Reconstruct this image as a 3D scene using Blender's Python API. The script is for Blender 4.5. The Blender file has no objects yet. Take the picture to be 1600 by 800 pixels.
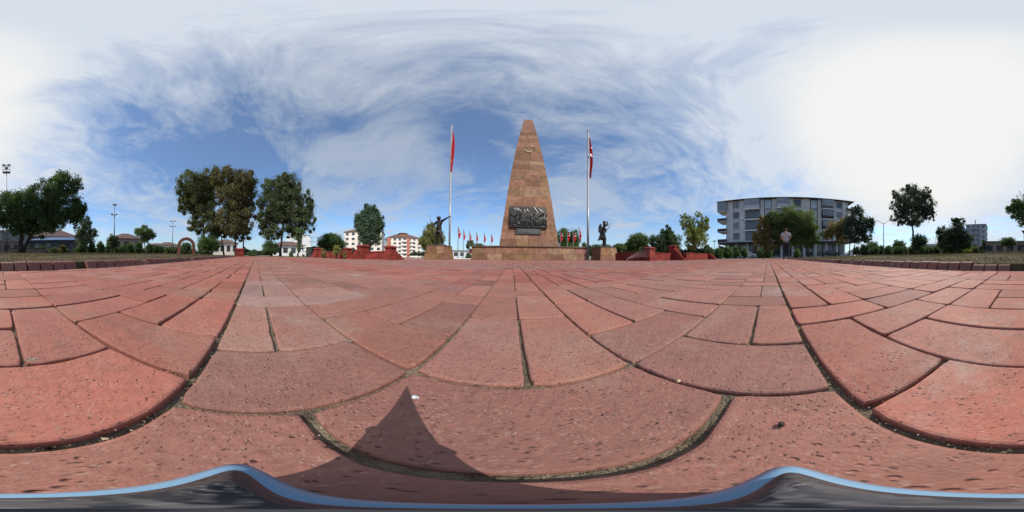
import bpy, math, random
import numpy as np
from mathutils import Vector, Matrix, Euler, noise as mnoise
R = math.radians
SC = bpy.context.scene
COL = SC.collection
random.seed(7)

# ------------------------------------------------------------------ camera
CAM_H = 0.126
PITCH, ROLL = 0.7875, 0.405
RM = Matrix.Rotation(R(PITCH), 3, 'X') @ Matrix.Rotation(R(-ROLL), 3, 'Y')
cd = bpy.data.cameras.new('camera'); cam = bpy.data.objects.new('camera', cd); COL.objects.link(cam)
cd.type = 'PANO'
try: cd.panorama_type = 'EQUIRECTANGULAR'
except Exception: pass
try: cd.cycles.panorama_type = 'EQUIRECTANGULAR'
except Exception: pass
cd.clip_start = 0.001; cd.clip_end = 20000
cam.matrix_world = Matrix.Translation((0, 0, CAM_H)) @ (RM @ Euler((R(90), 0, 0)).to_matrix()).to_4x4()
SC.camera = cam

# ------------------------------------------------------------------ sky and sun
SUN_AZ, SUN_EL = 144.0, 44.5
sun_dir = Vector((math.sin(R(SUN_AZ))*math.cos(R(SUN_EL)), math.cos(R(SUN_AZ))*math.cos(R(SUN_EL)), math.sin(R(SUN_EL))))
W = bpy.data.worlds.new('World'); SC.world = W; W.use_nodes = True
nt = W.node_tree; nt.nodes.clear()
class NB:
    """tiny node-building helper"""
    def __init__(s, tree): s.t = tree
    def n(s, typ, **kw):
        nd = s.t.nodes.new(typ)
        for k, v in kw.items():
            if k == 'inp':
                for a, b in v.items():
                    if isinstance(b, bpy.types.NodeSocket): s.t.links.new(b, nd.inputs[a])
                    else: nd.inputs[a].default_value = b
            else: setattr(nd, k, v)
        return nd
    def math(s, op, a, b=0.0, c=None, clamp=False):
        i = {0: a, 1: b}
        if c is not None: i[2] = c
        return s.n('ShaderNodeMath', operation=op, use_clamp=clamp, inp=i).outputs[0]
    def vm(s, op, a, b=None, scale=None):
        i = {0: a}
        if b is not None: i[1] = b
        nd = s.n('ShaderNodeVectorMath', operation=op, inp=i)
        if scale is not None: nd.inputs['Scale'].default_value = scale
        return nd.outputs['Value'] if op in ('DOT_PRODUCT', 'LENGTH', 'DISTANCE') else nd.outputs[0]
    def noise(s, vec, scale, detail=4, rough=.55, dist=0.0, out='Fac'):
        return s.n('ShaderNodeTexNoise', inp={'Vector': vec, 'Scale': scale, 'Detail': detail, 'Roughness': rough, 'Distortion': dist}).outputs[out]
    def rng(s, v, a, b, c=0.0, d=1.0, smooth=True):
        return s.n('ShaderNodeMapRange', interpolation_type='SMOOTHSTEP' if smooth else 'LINEAR', inp={'Value': v, 'From Min': a, 'From Max': b, 'To Min': c, 'To Max': d}).outputs[0]
    def mix(s, f, a, b, mode='MIX'):
        nd = s.n('ShaderNodeMix', data_type='RGBA', blend_type=mode)
        for k, v in ((0, f), (6, a), (7, b)):
            if isinstance(v, bpy.types.NodeSocket): s.t.links.new(v, nd.inputs[k])
            else: nd.inputs[k].default_value = v if k == 0 or len(v) == 4 else (*v, 1)
        return nd.outputs[2]
    def ramp(s, v, stops):
        nd = s.n('ShaderNodeValToRGB', inp={'Fac': v}); e = nd.color_ramp.elements
        while len(e) < len(stops): e.new(.5)
        for k, (p, c) in enumerate(stops):
            e[k].position = p; e[k].color = (*c, 1) if len(c) == 3 else c
        return nd.outputs[0]
b = NB(nt)
sky = b.n('ShaderNodeTexSky'); sky.sky_type = 'NISHITA'; sky.sun_disc = False
sky.sun_elevation = R(SUN_EL); sky.sun_rotation = R(SUN_AZ); sky.air_density = 1.0; sky.dust_density = 0.6; sky.ozone_density = 1.6
dirn = b.vm('NORMALIZE', b.n('ShaderNodeTexCoord').outputs['Generated'])
sx = b.n('ShaderNodeSeparateXYZ', inp={0: dirn})
zz = b.math('ADD', b.math('MAXIMUM', sx.outputs['Z'], 0.0), 0.16)
pv = b.n('ShaderNodeCombineXYZ', inp={0: b.math('DIVIDE', sx.outputs['X'], zz), 1: b.math('DIVIDE', sx.outputs['Y'], zz), 2: 0.0}).outputs[0]
warp = b.vm('SCALE', b.vm('SUBTRACT', b.noise(pv, .75, 3, .5, out='Color'), (.5, .5, .5)), scale=.9)
pw = b.vm('ADD', pv, warp)
mp = b.n('ShaderNodeMapping', inp={0: pw, 'Rotation': (0, 0, R(14)), 'Scale': (0.72, 1.35, 1)}).outputs[0]
mp2 = b.n('ShaderNodeMapping', inp={0: pw, 'Location': (3, 7, 0), 'Rotation': (0, 0, R(-24)), 'Scale': (1.1, 1.6, 1)}).outputs[0]
OFF = (5, 5, 4)
big = b.noise(b.vm('ADD', pv, OFF), .62, 2, .5)
str1 = b.noise(mp, 1.9, 9, .64, .35)
str2 = b.noise(mp2, 2.1, 9, .68, .5)
cl = b.math('ADD', b.math('MULTIPLY', str1, .6), b.math('MULTIPLY', str2, .4))
cl = b.math('ADD', cl, b.math('MULTIPLY', b.math('SUBTRACT', big, .5), .75))
cosg = b.vm('DOT_PRODUCT', dirn, tuple(sun_dir))
glow = b.rng(cosg, .30, 1.0)
cl = b.math('ADD', cl, b.math('MULTIPLY', glow, .22))
fine = b.noise(b.n('ShaderNodeMapping', inp={0: pw, 'Rotation': (0, 0, R(8)), 'Scale': (1.3, 3.6, 1)}).outputs[0], 2.6, 8, .7, .6)
cl = b.math('ADD', cl, b.math('MULTIPLY', b.math('SUBTRACT', fine, .5), .24))
soft = b.rng(b.noise(b.vm('ADD', pw, (9.3, 2.1, 0)), .85, 6, .62, .4), .40, .66, 0.0, .62)
cmask = b.math('MAXIMUM', b.rng(cl, .38, .72, 0.0, .95, False), soft)
# thin veil thickens toward the horizon (longer path through the cloud sheet)
hzn = b.rng(sx.outputs['Z'], 0.0, .30, .55, .12)
zen = b.rng(sx.outputs['Z'], .72, 1.0, 0.0, .30)
veil = b.math('MAXIMUM', b.math('MAXIMUM', cmask, hzn), zen)
fwd = b.rng(cosg, -.6, .95, 6.6, 9.0)
ccol = b.n('ShaderNodeVectorMath', operation='SCALE', inp={0: (.90, .98, 1.08), 'Scale': fwd}).outputs[0]
skyc = b.mix(1.0, sky.outputs[0], (1.12, 1.64, 2.05, 1), 'MULTIPLY')
mixc = b.mix(veil, skyc, ccol)
gn = b.math('ADD', cosg, b.math('MULTIPLY', b.math('SUBTRACT', b.noise(mp, 1.2, 6, .6, .4), .5), .22))
disc = b.rng(gn, .76, .93)
fin = b.mix(disc, mixc, (10.3, 10.25, 10.1, 1))
bg = b.n('ShaderNodeBackground', inp={'Color': fin, 'Strength': .088})
out = b.n('ShaderNodeOutputWorld', inp={'Surface': bg.outputs[0]})

sl = bpy.data.lights.new('sun', 'SUN'); sl.energy = 4.3; sl.angle = R(.55); sl.color = (1, .94, .86)
so = bpy.data.objects.new('sun', sl); COL.objects.link(so)
so.rotation_euler = (-sun_dir).to_track_quat('-Z', 'Y').to_euler(); so.location = (30, -40, 50)
SC.view_settings.view_transform = 'Standard'; SC.view_settings.look = 'None'
SC.view_settings.exposure = 0.0; SC.view_settings.gamma = 1; SC.view_settings.use_curve_mapping = False
SC.render.engine = 'CYCLES'
SC.cycles.max_bounces = 6; SC.cycles.transparent_max_bounces = 16; SC.cycles.use_denoising = True
SC.cycles.sample_clamp_indirect = 6

# ------------------------------------------------------------------ measuring helpers (pixel of the 1600x800 photo + real distance -> place)
def wdir(u, v):
    az, el = R((u-800)*.225), R((400-v)*.225)
    return RM @ Vector((math.sin(az)*math.cos(el), math.cos(az)*math.cos(el), math.sin(el)))
def at(u, v, D):
    d = wdir(u, v); k = D/math.hypot(d.x, d.y)
    return Vector((d.x*k, d.y*k, CAM_H+d.z*k))
def PX(D): return D*R(.225)

# ------------------------------------------------------------------ scene-graph helpers
def tag(o, label=None, cat=None, group=None, kind=None):
    if label: o['label'] = label
    if cat: o['category'] = cat
    if group: o['group'] = group
    if kind: o['kind'] = kind
    return o
def thing(name, label, cat, loc=(0, 0, 0), rz=0, group=None):
    o = bpy.data.objects.new(name, None); COL.objects.link(o)
    o.location = loc; o.rotation_euler = (0, 0, rz); o.empty_display_size = .2
    return tag(o, label, cat, group)
def children(o): return [c for c in bpy.data.objects if c.parent == o]
def copy_tree(o, parent=None):
    c = o.copy(); COL.objects.link(c); c.parent = parent
    for ch in children(o): copy_tree(ch, c)
    return c
class MB:
    def __init__(s): s.v, s.f, s.c = [], [], []; s.tint = (1, 1, 1)
    def poly(s, pts, tint=None):
        n = len(s.v); s.v += [tuple(p) for p in pts]; s.f.append(tuple(range(n, n+len(pts)))); s.c.append(tint or s.tint)
    def raw(s, vs, fs, tint=None):
        n = len(s.v); s.v += [tuple(p) for p in vs]
        for f in fs: s.f.append(tuple(n+i for i in f)); s.c.append(tint or s.tint)
    def box(s, x0, x1, y0, y1, z0, z1, tint=None, M=None):
        vs = [Vector((x, y, z)) for z in (z0, z1) for x, y in ((x0, y0), (x1, y0), (x1, y1), (x0, y1))]
        if M is not None: vs = [M @ q for q in vs]
        s.raw(vs, [(3, 2, 1, 0), (4, 5, 6, 7), (0, 1, 5, 4), (1, 2, 6, 5), (2, 3, 7, 6), (3, 0, 4, 7)], tint)
    def bbox(s, x0, x1, y0, y1, z0, z1, b=.02, tint=None):
        """box with chamfered vertical edges and top"""
        def ring(i, z): return [(x0+i+b, y0+i, z), (x1-i-b, y0+i, z), (x1-i, y0+i+b, z), (x1-i, y1-i-b, z), (x1-i-b, y1-i, z), (x0+i+b, y1-i, z), (x0+i, y1-i-b, z), (x0+i, y0+i+b, z)]
        r = ring(0, z0)+ring(0, z1-b)+ring(b*.8, z1)
        fs = [tuple(range(7, -1, -1)), tuple(range(16, 24))]
        for k in range(2):
            for i in range(8): fs.append((k*8+i, k*8+(i+1) % 8, k*8+8+(i+1) % 8, k*8+8+i))
        s.raw(r, fs, tint)
    def frustum(s, c0, a0, b0, z0, c1, a1, b1, z1, tint=None):
        vs = []
        for c, a, b_, z in ((c0, a0, b0, z0), (c1, a1, b1, z1)):
            vs += [(c[0]-a, c[1]-b_, z), (c[0]+a, c[1]-b_, z), (c[0]+a, c[1]+b_, z), (c[0]-a, c[1]+b_, z)]
        s.raw(vs, [(3, 2, 1, 0), (4, 5, 6, 7), (0, 1, 5, 4), (1, 2, 6, 5), (2, 3, 7, 6), (3, 0, 4, 7)], tint)
    def tube(s, pts, rads, n=8, tint=None, caps=True):
        pts = [Vector(p) for p in pts]; m = len(s.v)
        if not hasattr(rads, '__len__'): rads = [rads]*len(pts)
        for i, p in enumerate(pts):
            t = (pts[min(i+1, len(pts)-1)]-pts[max(i-1, 0)]).normalized()
            a = t.cross(Vector((.31, .17, .93)) if abs(t.z) < .8 else Vector((1, 0, 0))).normalized(); c = t.cross(a)
            for k in range(n):
                g = 2*math.pi*k/n; s.v.append(tuple(p+(a*math.cos(g)+c*math.sin(g))*rads[i]))
        for i in range(len(pts)-1):
            for k in range(n):
                s.f.append((m+i*n+k, m+i*n+(k+1) % n, m+i*n+n+(k+1) % n, m+i*n+n+k)); s.c.append(tint or s.tint)
        if caps:
            s.f.append(tuple(m+k for k in range(n-1, -1, -1))); s.c.append(tint or s.tint)
            s.f.append(tuple(m+(len(pts)-1)*n+k for k in range(n))); s.c.append(tint or s.tint)
    def lathe(s, prof, n=16, c=(0, 0, 0), sx=1, sy=1, tint=None):
        m = len(s.v)
        for r, z in prof:
            for k in range(n):
                g = 2*math.pi*k/n; s.v.append((c[0]+r*sx*math.cos(g), c[1]+r*sy*math.sin(g), c[2]+z))
        for i in range(len(prof)-1):
            for k in range(n): s.f.append((m+i*n+k, m+i*n+(k+1) % n, m+i*n+n+(k+1) % n, m+i*n+n+k)); s.c.append(tint or s.tint)
        s.f.append(tuple(m+k for k in range(n-1, -1, -1))); s.c.append(tint or s.tint)
        s.f.append(tuple(m+(len(prof)-1)*n+k for k in range(n))); s.c.append(tint or s.tint)
    def ball(s, c, rx, ry=None, rz=None, n=10, m=6, tint=None):
        ry = ry or rx; rz = rz or rx
        s.lathe([(max(.02, math.sin(math.pi*i/m))*1, -math.cos(math.pi*i/m)*rz) for i in range(m+1)], n, c, rx, ry, tint)
    def build(s, name, mat, parent=None, smooth=False, loc=None):
        me = bpy.data.meshes.new(name); me.from_pydata(s.v, [], s.f)
        if s.f:
            at_ = me.color_attributes.new('tint', 'FLOAT_COLOR', 'CORNER')
            arr = np.ones((len(me.loops), 4), np.float32); tot = [len(f) for f in s.f]
            arr[:, :3] = np.repeat(np.array([c[:3] for c in s.c], np.float32), tot, axis=0)
            at_.data.foreach_set('color', arr.ravel())
        me.materials.append(mat)
        if smooth: me.polygons.foreach_set('use_smooth', [True]*len(me.polygons))
        me.update()
        o = bpy.data.objects.new(name, me); COL.objects.link(o)
        if parent: o.parent = parent
        if loc: o.location = loc
        return o
def struct(mb, name, mat, **k):
    return tag(mb.build(name, mat, **k), kind='structure')

# ------------------------------------------------------------------ materials
MATS = {}
def mat(name, col, rough=.8, var=.25, vscale=3.0, metal=0.0, tint=False, bump=0.0, bscale=30, col2=None, spec=.4, trans=0.0, coord='Object', extra=None):
    if name in MATS: return MATS[name]
    m = bpy.data.materials.new(name); m.use_nodes = True; t = m.node_tree; t.nodes.clear(); b = NB(t)
    co = b.n('ShaderNodeTexCoord').outputs[coord]
    f = b.rng(b.noise(co, vscale, 5, .6), .3, .7)
    c2 = col2 or tuple(x*(1-var) for x in col)
    c = b.mix(f, tuple(min(1, x*(1+var*.4)) for x in col), c2)
    if tint:
        c = b.mix(1.0, c, b.n('ShaderNodeAttribute', attribute_name='tint').outputs['Color'], 'MULTIPLY')
    if extra: c = extra(b, co, c)
    p = b.n('ShaderNodeBsdfPrincipled', inp={'Base Color': c, 'Roughness': rough, 'Metallic': metal, 'Specular IOR Level': spec})
    if bump:
        p_b = b.n('ShaderNodeBump', inp={'Strength': bump, 'Distance': .02, 'Height': b.noise(co, bscale, 4, .6)}); t.links.new(p_b.outputs[0], p.inputs['Normal'])
    s = p.outputs[0]
    if trans:
        tr = b.n('ShaderNodeBsdfTranslucent', inp={'Color': b.mix(1.0, c, (1.15, 1.3, .6, 1), 'MULTIPLY')})
        s = b.n('ShaderNodeMixShader', inp={0: trans, 1: s, 2: tr.outputs[0]}).outputs[0]
    b.n('ShaderNodeOutputMaterial', inp={0: s})
    MATS[name] = m; return m
def glassmat(name, col=(.05, .06, .07), rough=.08):
    return mat(name, col, rough, .3, .8, spec=.9)

def brick_extra(b, co, c, near=True):
    gp = b.n('ShaderNodeNewGeometry').outputs['Position']
    # blotches, pale efflorescence, dark pits, white grit
    c = b.mix(b.rng(b.noise(gp, 9, 5, .65), .35, .7, 0, .6), c, b.mix(1.0, c, (1.28, 1.2, 1.15, 1), 'MULTIPLY'))
    c = b.mix(b.rng(b.noise(gp, 15, 6, .72, .6), .50, .72, 0, .42), c, (.15, .082, .066, 1))
    c = b.mix(b.rng(b.noise(b.vm('ADD', gp, (4, 2, 0)), 3.4, 5, .65, .8), .50, .68, 0, .38), c, (.33, .22, .17, 1))
    eff = b.math('MULTIPLY', b.rng(b.noise(gp, 2.6, 6, .7, .3), .53, .74), b.rng(b.noise(gp, 45, 3, .6), .3, .7, .25, .75))
    c = b.mix(b.rng(b.noise(gp, 130, 5, .75), .35, .7, 0, .5), c, b.mix(1.0, c, (.62, .58, .58, 1), 'MULTIPLY'))
    c = b.mix(b.rng(b.noise(gp, 230, 3, .7), .56, .74, 0, .55), c, (.36, .26, .21, 1))
    c = b.mix(eff, c, (.36, .29, .25, 1))
    moss = b.math('MULTIPLY', b.rng(b.noise(gp, 1.1, 5, .6), .56, .72), b.rng(b.noise(gp, 60, 3, .6), .35, .7, 0, .55))
    c = b.mix(moss, c, (.16, .14, .085, 1))
    st = b.n('ShaderNodeMapping', inp={0: b.vm('ADD', gp, b.vm('SCALE', b.noise(gp, 60, 2, .5, out='Color'), scale=.008)), 'Rotation': (0, 0, R(25)), 'Scale': (1, 2.2, 1)}).outputs[0]
    v = b.math('ADD', b.n('ShaderNodeTexVoronoi', inp={'Vector': st, 'Scale': 185}).outputs['Distance'], b.math('MULTIPLY', b.math('SUBTRACT', b.noise(gp, 420, 3, .6), .5), .5))
    pit = b.math('MULTIPLY', b.rng(v, .12, .30, 1, 0), b.rng(b.noise(gp, 60, 2, .5), .38, .50))
    c = b.mix(b.math('MULTIPLY', pit, .8), c, (.035, .02, .016, 1))
    v2 = b.n('ShaderNodeTexVoronoi', inp={'Vector': b.vm('ADD', st, (3.3, 1.7, 0)), 'Scale': 260}).outputs['Distance']
    wh = b.math('MULTIPLY', b.rng(v2, .12, .26, 1, 0), b.rng(b.noise(gp, 40, 2, .5), .47, .58))
    c = b.mix(b.math('MULTIPLY', wh, .38), c, (.50, .40, .33, 1))
    return c
def brick_material(name, base):
    m = bpy.data.materials.new(name); m.use_nodes = True; t = m.node_tree; t.nodes.clear(); b = NB(t)
    gp = b.n('ShaderNodeNewGeometry').outputs['Position']
    c = b.mix(1.0, (*base, 1), b.n('ShaderNodeAttribute', attribute_name='tint').outputs['Color'], 'MULTIPLY')
    c = brick_extra(b, gp, c)
    fine = b.noise(gp, 420, 5, .7); mid = b.noise(gp, 70, 4, .6)
    v = b.n('ShaderNodeTexVoronoi', inp={'Vector': gp, 'Scale': 150}).outputs['Distance']
    pits = b.math('MULTIPLY', b.rng(v, .05, .28, -1, 0), b.rng(b.noise(gp, 30, 2, .5), .48, .6))
    hgt = b.math('ADD', b.math('MULTIPLY', fine, .35), b.math('ADD', b.math('MULTIPLY', mid, .8), b.math('MULTIPLY', pits, .8)))
    bm = b.n('ShaderNodeBump', inp={'Strength': .9, 'Distance': .0022, 'Height': hgt})
    p = b.n('ShaderNodeBsdfPrincipled', inp={'Base Color': c, 'Roughness': .72, 'Specular IOR Level': .35, 'Normal': bm.outputs[0]})
    b.n('ShaderNodeOutputMaterial', inp={0: p.outputs[0]}); return m
M_BRICK = brick_material('paver_brick', (1, 1, 1))
M_SAND = mat('joint_sand', (.27, .22, .16), .95, .5, 60, bump=.8, bscale=300, spec=.1)
M_GRASS = mat('dry_turf', (.100, .078, .048), .95, .5, 2.2, bump=.6, bscale=60, col2=(.062, .056, .030), spec=.1)
M_DIRT = mat('dry_ground', (.20, .165, .115), .95, .4, .7, bump=.4, bscale=20, col2=(.11, .10, .05), spec=.1)
M_BLADE = mat('grass_blades', (.135, .108, .058), .8, .3, 2, tint=True, spec=.2, trans=.25)
M_BARK = mat('bark', (.075, .058, .045), .95, .4, 8, bump=.6, bscale=30, spec=.1)
M_LEAF = mat('leaves', (1, 1, 1), .62, .1, 2, tint=True, spec=.3, trans=.34)
M_STONE = mat('tuff_stone', (1, 1, 1), .9, .38, 4, tint=True, bump=.35, bscale=25, spec=.15)
M_STONECAP = mat('stone_coping', (.13, .085, .06), .9, .2, 4)
M_STEEL = mat('galvanised_steel', (.30, .32, .335), .45, .1, 2, metal=.5)
M_DSTEEL = mat('dull_grey_metal', (.22, .22, .23), .5, .2, 3, metal=.4)
M_BRONZE = mat('dark_bronze', (.040, .038, .036), .34, .5, 9, metal=.5, bump=.3, bscale=20, spec=.6)
def _mort(b, co, c):
    bt = b.n('ShaderNodeTexBrick', inp={'Vector': co, 'Color1': (1, 1, 1, 1), 'Color2': (.8, .78, .78, 1), 'Mortar': (.62, .60, .6, 1), 'Scale': 1, 'Mortar Size': .008, 'Brick Width': .22, 'Row Height': .07}).outputs['Color']
    return b.mix(1.0, c, bt, 'MULTIPLY')
M_REDWALL = mat('red_painted_brick', (.33, .038, .028), .75, .25, 4, bump=.3, bscale=40, extra=None)
M_WHITEWALL = mat('white_render', (.72, .66, .62), .9, .12, .5)
M_GREYWALL = mat('grey_cladding', (.58, .56, .55), .8, .12, .5)
M_BROWN = mat('brown_trim', (.055, .032, .028), .6, .2, 2)
M_SALMON = mat('salmon_render', (.42, .16, .11), .9, .15, 1)
M_TILE = mat('clay_roof_tiles', (.13, .080, .068), .85, .25, 2)
M_GLASS = glassmat('window_glass')
M_FROST = mat('frosted_panel', (.42, .46, .49), .3, .15, .8, spec=.6)
M_WHITE = mat('white_paint', (.78, .78, .78), .5, .08, 2)
M_BLACK = mat('black_rubber', (.02, .02, .02), .7)

# ------------------------------------------------------------------ ground
g = MB(); NR = [0, 14, 40, 120, 400, 1500, 6000]
g.v.append((0, 0, -.045))
for r in NR[1:]:
    for k in range(48): g.v.append((r*math.sin(k*math.pi/24), r*math.cos(k*math.pi/24), -.045))
for k in range(48): g.f.append((0, 1+(k+1) % 48, 1+k)); g.c.append((1, 1, 1))
for j in range(len(NR)-2):
    for k in range(48):
        a = 1+j*48; g.f.append((a+k, a+(k+1) % 48, a+48+(k+1) % 48, a+48+k)); g.c.append((1, 1, 1))
struct(g, 'ground', M_DIRT)

PX0, PX1, PY0, PY1 = -13.0, 13.4, -1.15, 10.6
rects = []   # x0,x1,y0,y1 (cm grid cells of 0.1 m, each brick 0.2 x 0.1)
def col_fill(x0, x1, y0, y1, rnd, start=None):
    """one 0.2 m wide column filled upward with a single lying brick or a pair of upright ones"""
    y = y0; k = 0
    while y < y1-.02:
        kind = start[k] if start and k < len(start) else rnd.choice('HVVHVV')
        k += 1
        hgt = .1 if kind == 'H' else .2
        ye = min(y+hgt, y1)
        if kind == 'H': rects.append((x0, x1, y, ye))
        else:
            xm = (x0+x1)/2; rects.append((x0, xm, y, ye)); rects.append((xm, x1, y, ye))
        y = ye
rnd = random.Random(3)
FX = .013; yS0, yS1, yF = -.047, .027, .126
# border strip under the camera: single upright bricks between lying pairs
rects += [(-.087, .113, yS0, yS1), (-.087, .113, yS1, yF)]
def strip(xs, sgn):
    x = xs
    while abs(x) < 13:
        a, b_ = sorted((x, x+sgn*.1)); rects.append((a, b_, yS0, yF)); x += sgn*.1
        a, b_ = sorted((x, x+sgn*.2)); rects.append((a, b_, yS0, yS1)); rects.append((a, b_, yS1, yF)); x += sgn*.2
strip(.113, 1); strip(-.087, -1)
x = -.087-.2*64
while x < 13.2:
    key = round((x+.087)/.2)
    st = {0: 'VVHV', 1: 'HVVH', -1: 'HVHV', 2: 'VHV', -2: 'VVH'}.get(key)
    col_fill(x, x+.2, yF, PY1, rnd, st); x += .2
# rear field
def back_block(x0, y0, kind):   # y0 = nearer (larger y) edge; block goes to y0-.2
    if kind == 'VHH': rects.append((x0, x0+.1, y0-.2, y0)); rects.extend([(x0+.1, x0+.3, y0-.1, y0), (x0+.1, x0+.3, y0-.2, y0-.1)])
    elif kind == 'HHV': rects.append((x0+.2, x0+.3, y0-.2, y0)); rects.extend([(x0, x0+.2, y0-.1, y0), (x0, x0+.2, y0-.2, y0-.1)])
    else: rects.extend([(x0, x0+.1, y0-.2, y0), (x0+.1, x0+.2, y0-.2, y0), (x0+.2, x0+.3, y0-.2, y0)])
YB = -.05; CX0 = -.122; CX1 = .278
rects += [(CX0, CX0+.2, YB-.1, YB), (CX0+.2, CX1, YB-.1, YB)]
y = YB-.1
k = 0
while y > PY0+.02:
    ye = max(y-.2, PY0)
    if k % 2 == 0:
        rects += [(CX0, CX0+.1, ye, y), (CX1-.1, CX1, ye, y), (CX0+.1, CX1-.1, (y+ye)/2, y), (CX0+.1, CX1-.1, ye, (y+ye)/2)]
    else:
        rects += [(CX0, CX0+.2, (y+ye)/2, y), (CX0, CX0+.2, ye, (y+ye)/2), (CX0+.2, CX0+.3, ye, y), (CX0+.3, CX1, ye, y)]
    y = ye; k += 1
def rear_cols(xs, sgn):
    x = xs; j = 0
    while abs(x) < 13:
        x0 = x if sgn > 0 else x-.3
        y = YB; k = 0
        if j > 0 and rnd.random() < .6: rects.append((x0, x0+.2, y-.1, y)); rects.append((x0+.2, x0+.3, y-.1, y)); y -= .1
        while y-.2 > PY0-.02:
            kd = ('VHH' if sgn > 0 else 'HHV') if j == 0 and k == 0 else rnd.choice(['VHH', 'HHV', 'VVV', 'VHH'])
            back_block(x0, y, kd); y -= .2; k += 1
        if y > PY0+.03: rects.append((x0, x0+.15, PY0, y)); rects.append((x0+.15, x0+.3, PY0, y))
        x += sgn*.3; j += 1
rear_cols(CX1, 1); rear_cols(CX0, -1)

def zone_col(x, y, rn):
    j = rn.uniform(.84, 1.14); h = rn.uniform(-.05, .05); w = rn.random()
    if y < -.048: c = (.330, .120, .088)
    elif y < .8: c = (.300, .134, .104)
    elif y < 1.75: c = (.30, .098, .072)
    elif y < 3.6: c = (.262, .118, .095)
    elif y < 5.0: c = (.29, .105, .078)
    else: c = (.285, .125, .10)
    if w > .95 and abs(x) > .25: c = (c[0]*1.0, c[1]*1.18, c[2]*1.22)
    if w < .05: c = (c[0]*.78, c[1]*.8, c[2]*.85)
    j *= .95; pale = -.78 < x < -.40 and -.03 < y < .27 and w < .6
    if pale: c = (.315, .185, .160)  # worn bricks tinted paler, with the sheen at the seam painted into their colour
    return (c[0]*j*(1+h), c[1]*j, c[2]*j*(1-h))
bk = MB(); rn = random.Random(11)
def brick(x0, x1, y0, y1):
    cx, cy = (x0+x1)/2, (y0+y1)/2; r = math.hypot(cx, cy)
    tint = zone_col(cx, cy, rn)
    gp = .0008
    gx0, gx1, gy0, gy1 = (gp+rn.random()**2*.0022 for _ in range(4))
    if abs(y1-YB) < .004: gy1 = .0012
    if abs(y0-yS0) < .004: gy0 = .0008
    # joint below the lying brick in front of the camera is wide and open
    if abs(y0-yS1) < .003 and abs(cx-.013) < .06: gy0 = .0045
    if r < .9:
        x0 += gx0; x1 -= gx1; y0 += gy0; y1 -= gy1
        zo = rn.uniform(-.0016, .0006) if y1 > YB+.01 else rn.uniform(.0012, .0032); ta, tb = rn.uniform(-.006, .006), rn.uniform(-.006, .006)
        n = 14 if r < .45 else 7
        per = []
        L = [((x0, y0), (x1, y0)), ((x1, y0), (x1, y1)), ((x1, y1), (x0, y1)), ((x0, y1), (x0, y0))]
        for (a, c) in L:
            m = n if abs(a[0]-c[0])+abs(a[1]-c[1]) > .15 else max(4, n//2)
            for i in range(m): per.append((a[0]+(c[0]-a[0])*i/m, a[1]+(c[1]-a[1])*i/m))
        w, d = (x1-x0)/2, (y1-y0)/2; mx, my = (x0+x1)/2, (y0+y1)/2
        rings = []
        for q, (ins, z) in enumerate(((.0034, 0), (.0015, -.0006), (.0004, -.0022), (0, -.02))):
            ring = []
            for (px, py) in per:
                wob = mnoise.noise(Vector((px*70, py*70, 3.1)))*.0007+max(0, mnoise.noise(Vector((px*26, py*26, 9)))-.38)*.006
                if q == 3: wob *= .4
                sx_, sy_ = (w-ins-wob)/w, (d-ins-wob)/d
                # rounded corner pull
                cxn, cyn = (px-mx)/w, (py-my)/d
                cr = 1-.004/max(w, d)*max(0, abs(cxn)+abs(cyn)-1.9)*6
                X, Y = mx+(px-mx)*sx_*cr, my+(py-my)*sy_*cr
                ring.append((X, Y, z+zo+(X-mx)*ta+(Y-my)*tb))
            rings.append(ring)
        m = len(per); vs = sum(rings, [])
        fs = [tuple(range(m))]
        for q in range(3):
            for i in range(m): fs.append((q*m+i, (q+1)*m+i, (q+1)*m+(i+1) % m, q*m+(i+1) % m))
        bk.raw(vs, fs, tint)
    else:
        e = .0028 if r < 3 else .0045
        x0 += e*rn.uniform(.5, 1.5); x1 -= e*rn.uniform(.5, 1.5); y0 += e*rn.uniform(.5, 1.5); y1 -= e*rn.uniform(.5, 1.5)
        zo = rn.uniform(-.0012, .0018)
        b_ = .003
        vs = [(x0+b_, y0+b_, zo), (x1-b_, y0+b_, zo), (x1-b_, y1-b_, zo), (x0+b_, y1-b_, zo), (x0, y0, zo-.0025), (x1, y0, zo-.0025), (x1, y1, zo-.0025), (x0, y1, zo-.0025)]
        fs = [(0, 1, 2, 3), (4, 5, 1, 0), (5, 6, 2, 1), (6, 7, 3, 2), (7, 4, 0, 3)]
        if r < 5:
            vs += [(x0, y0, -.02), (x1, y0, -.02), (x1, y1, -.02), (x0, y1, -.02)]
            fs += [(8, 9, 5, 4), (9, 10, 6, 5), (10, 11, 7, 6), (11, 8, 4, 7)]
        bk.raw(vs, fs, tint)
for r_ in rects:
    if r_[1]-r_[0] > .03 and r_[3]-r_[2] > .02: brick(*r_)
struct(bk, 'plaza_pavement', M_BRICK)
# joint bed between the bricks
jb = MB(); N = 120
for i in range(N+1):
    for j in range(N+1):
        x, y = -1+2*i/N, -1+2*j/N
        jb.v.append((x, y, -.0058+.0018*mnoise.noise(Vector((x*30, y*30, 0)))+.0016*mnoise.noise(Vector((x*90, y*90, 5)))))
for i in range(N):
    for j in range(N):
        a = i*(N+1)+j; jb.f.append((a, a+N+1, a+N+2, a+1)); jb.c.append((1, 1, 1))
for x0, x1, y0, y1 in ((PX0, -1, PY0-.1, PY1), (1, PX1, PY0-.1, PY1), (-1, 1, 1, PY1), (-1, 1, PY0-.1, -1)):
    jb.poly([(x0, y0, -.0072), (x1, y0, -.0072), (x1, y1, -.0072), (x0, y1, -.0072)])
struct(jb, 'joint_sand', M_SAND)

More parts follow.
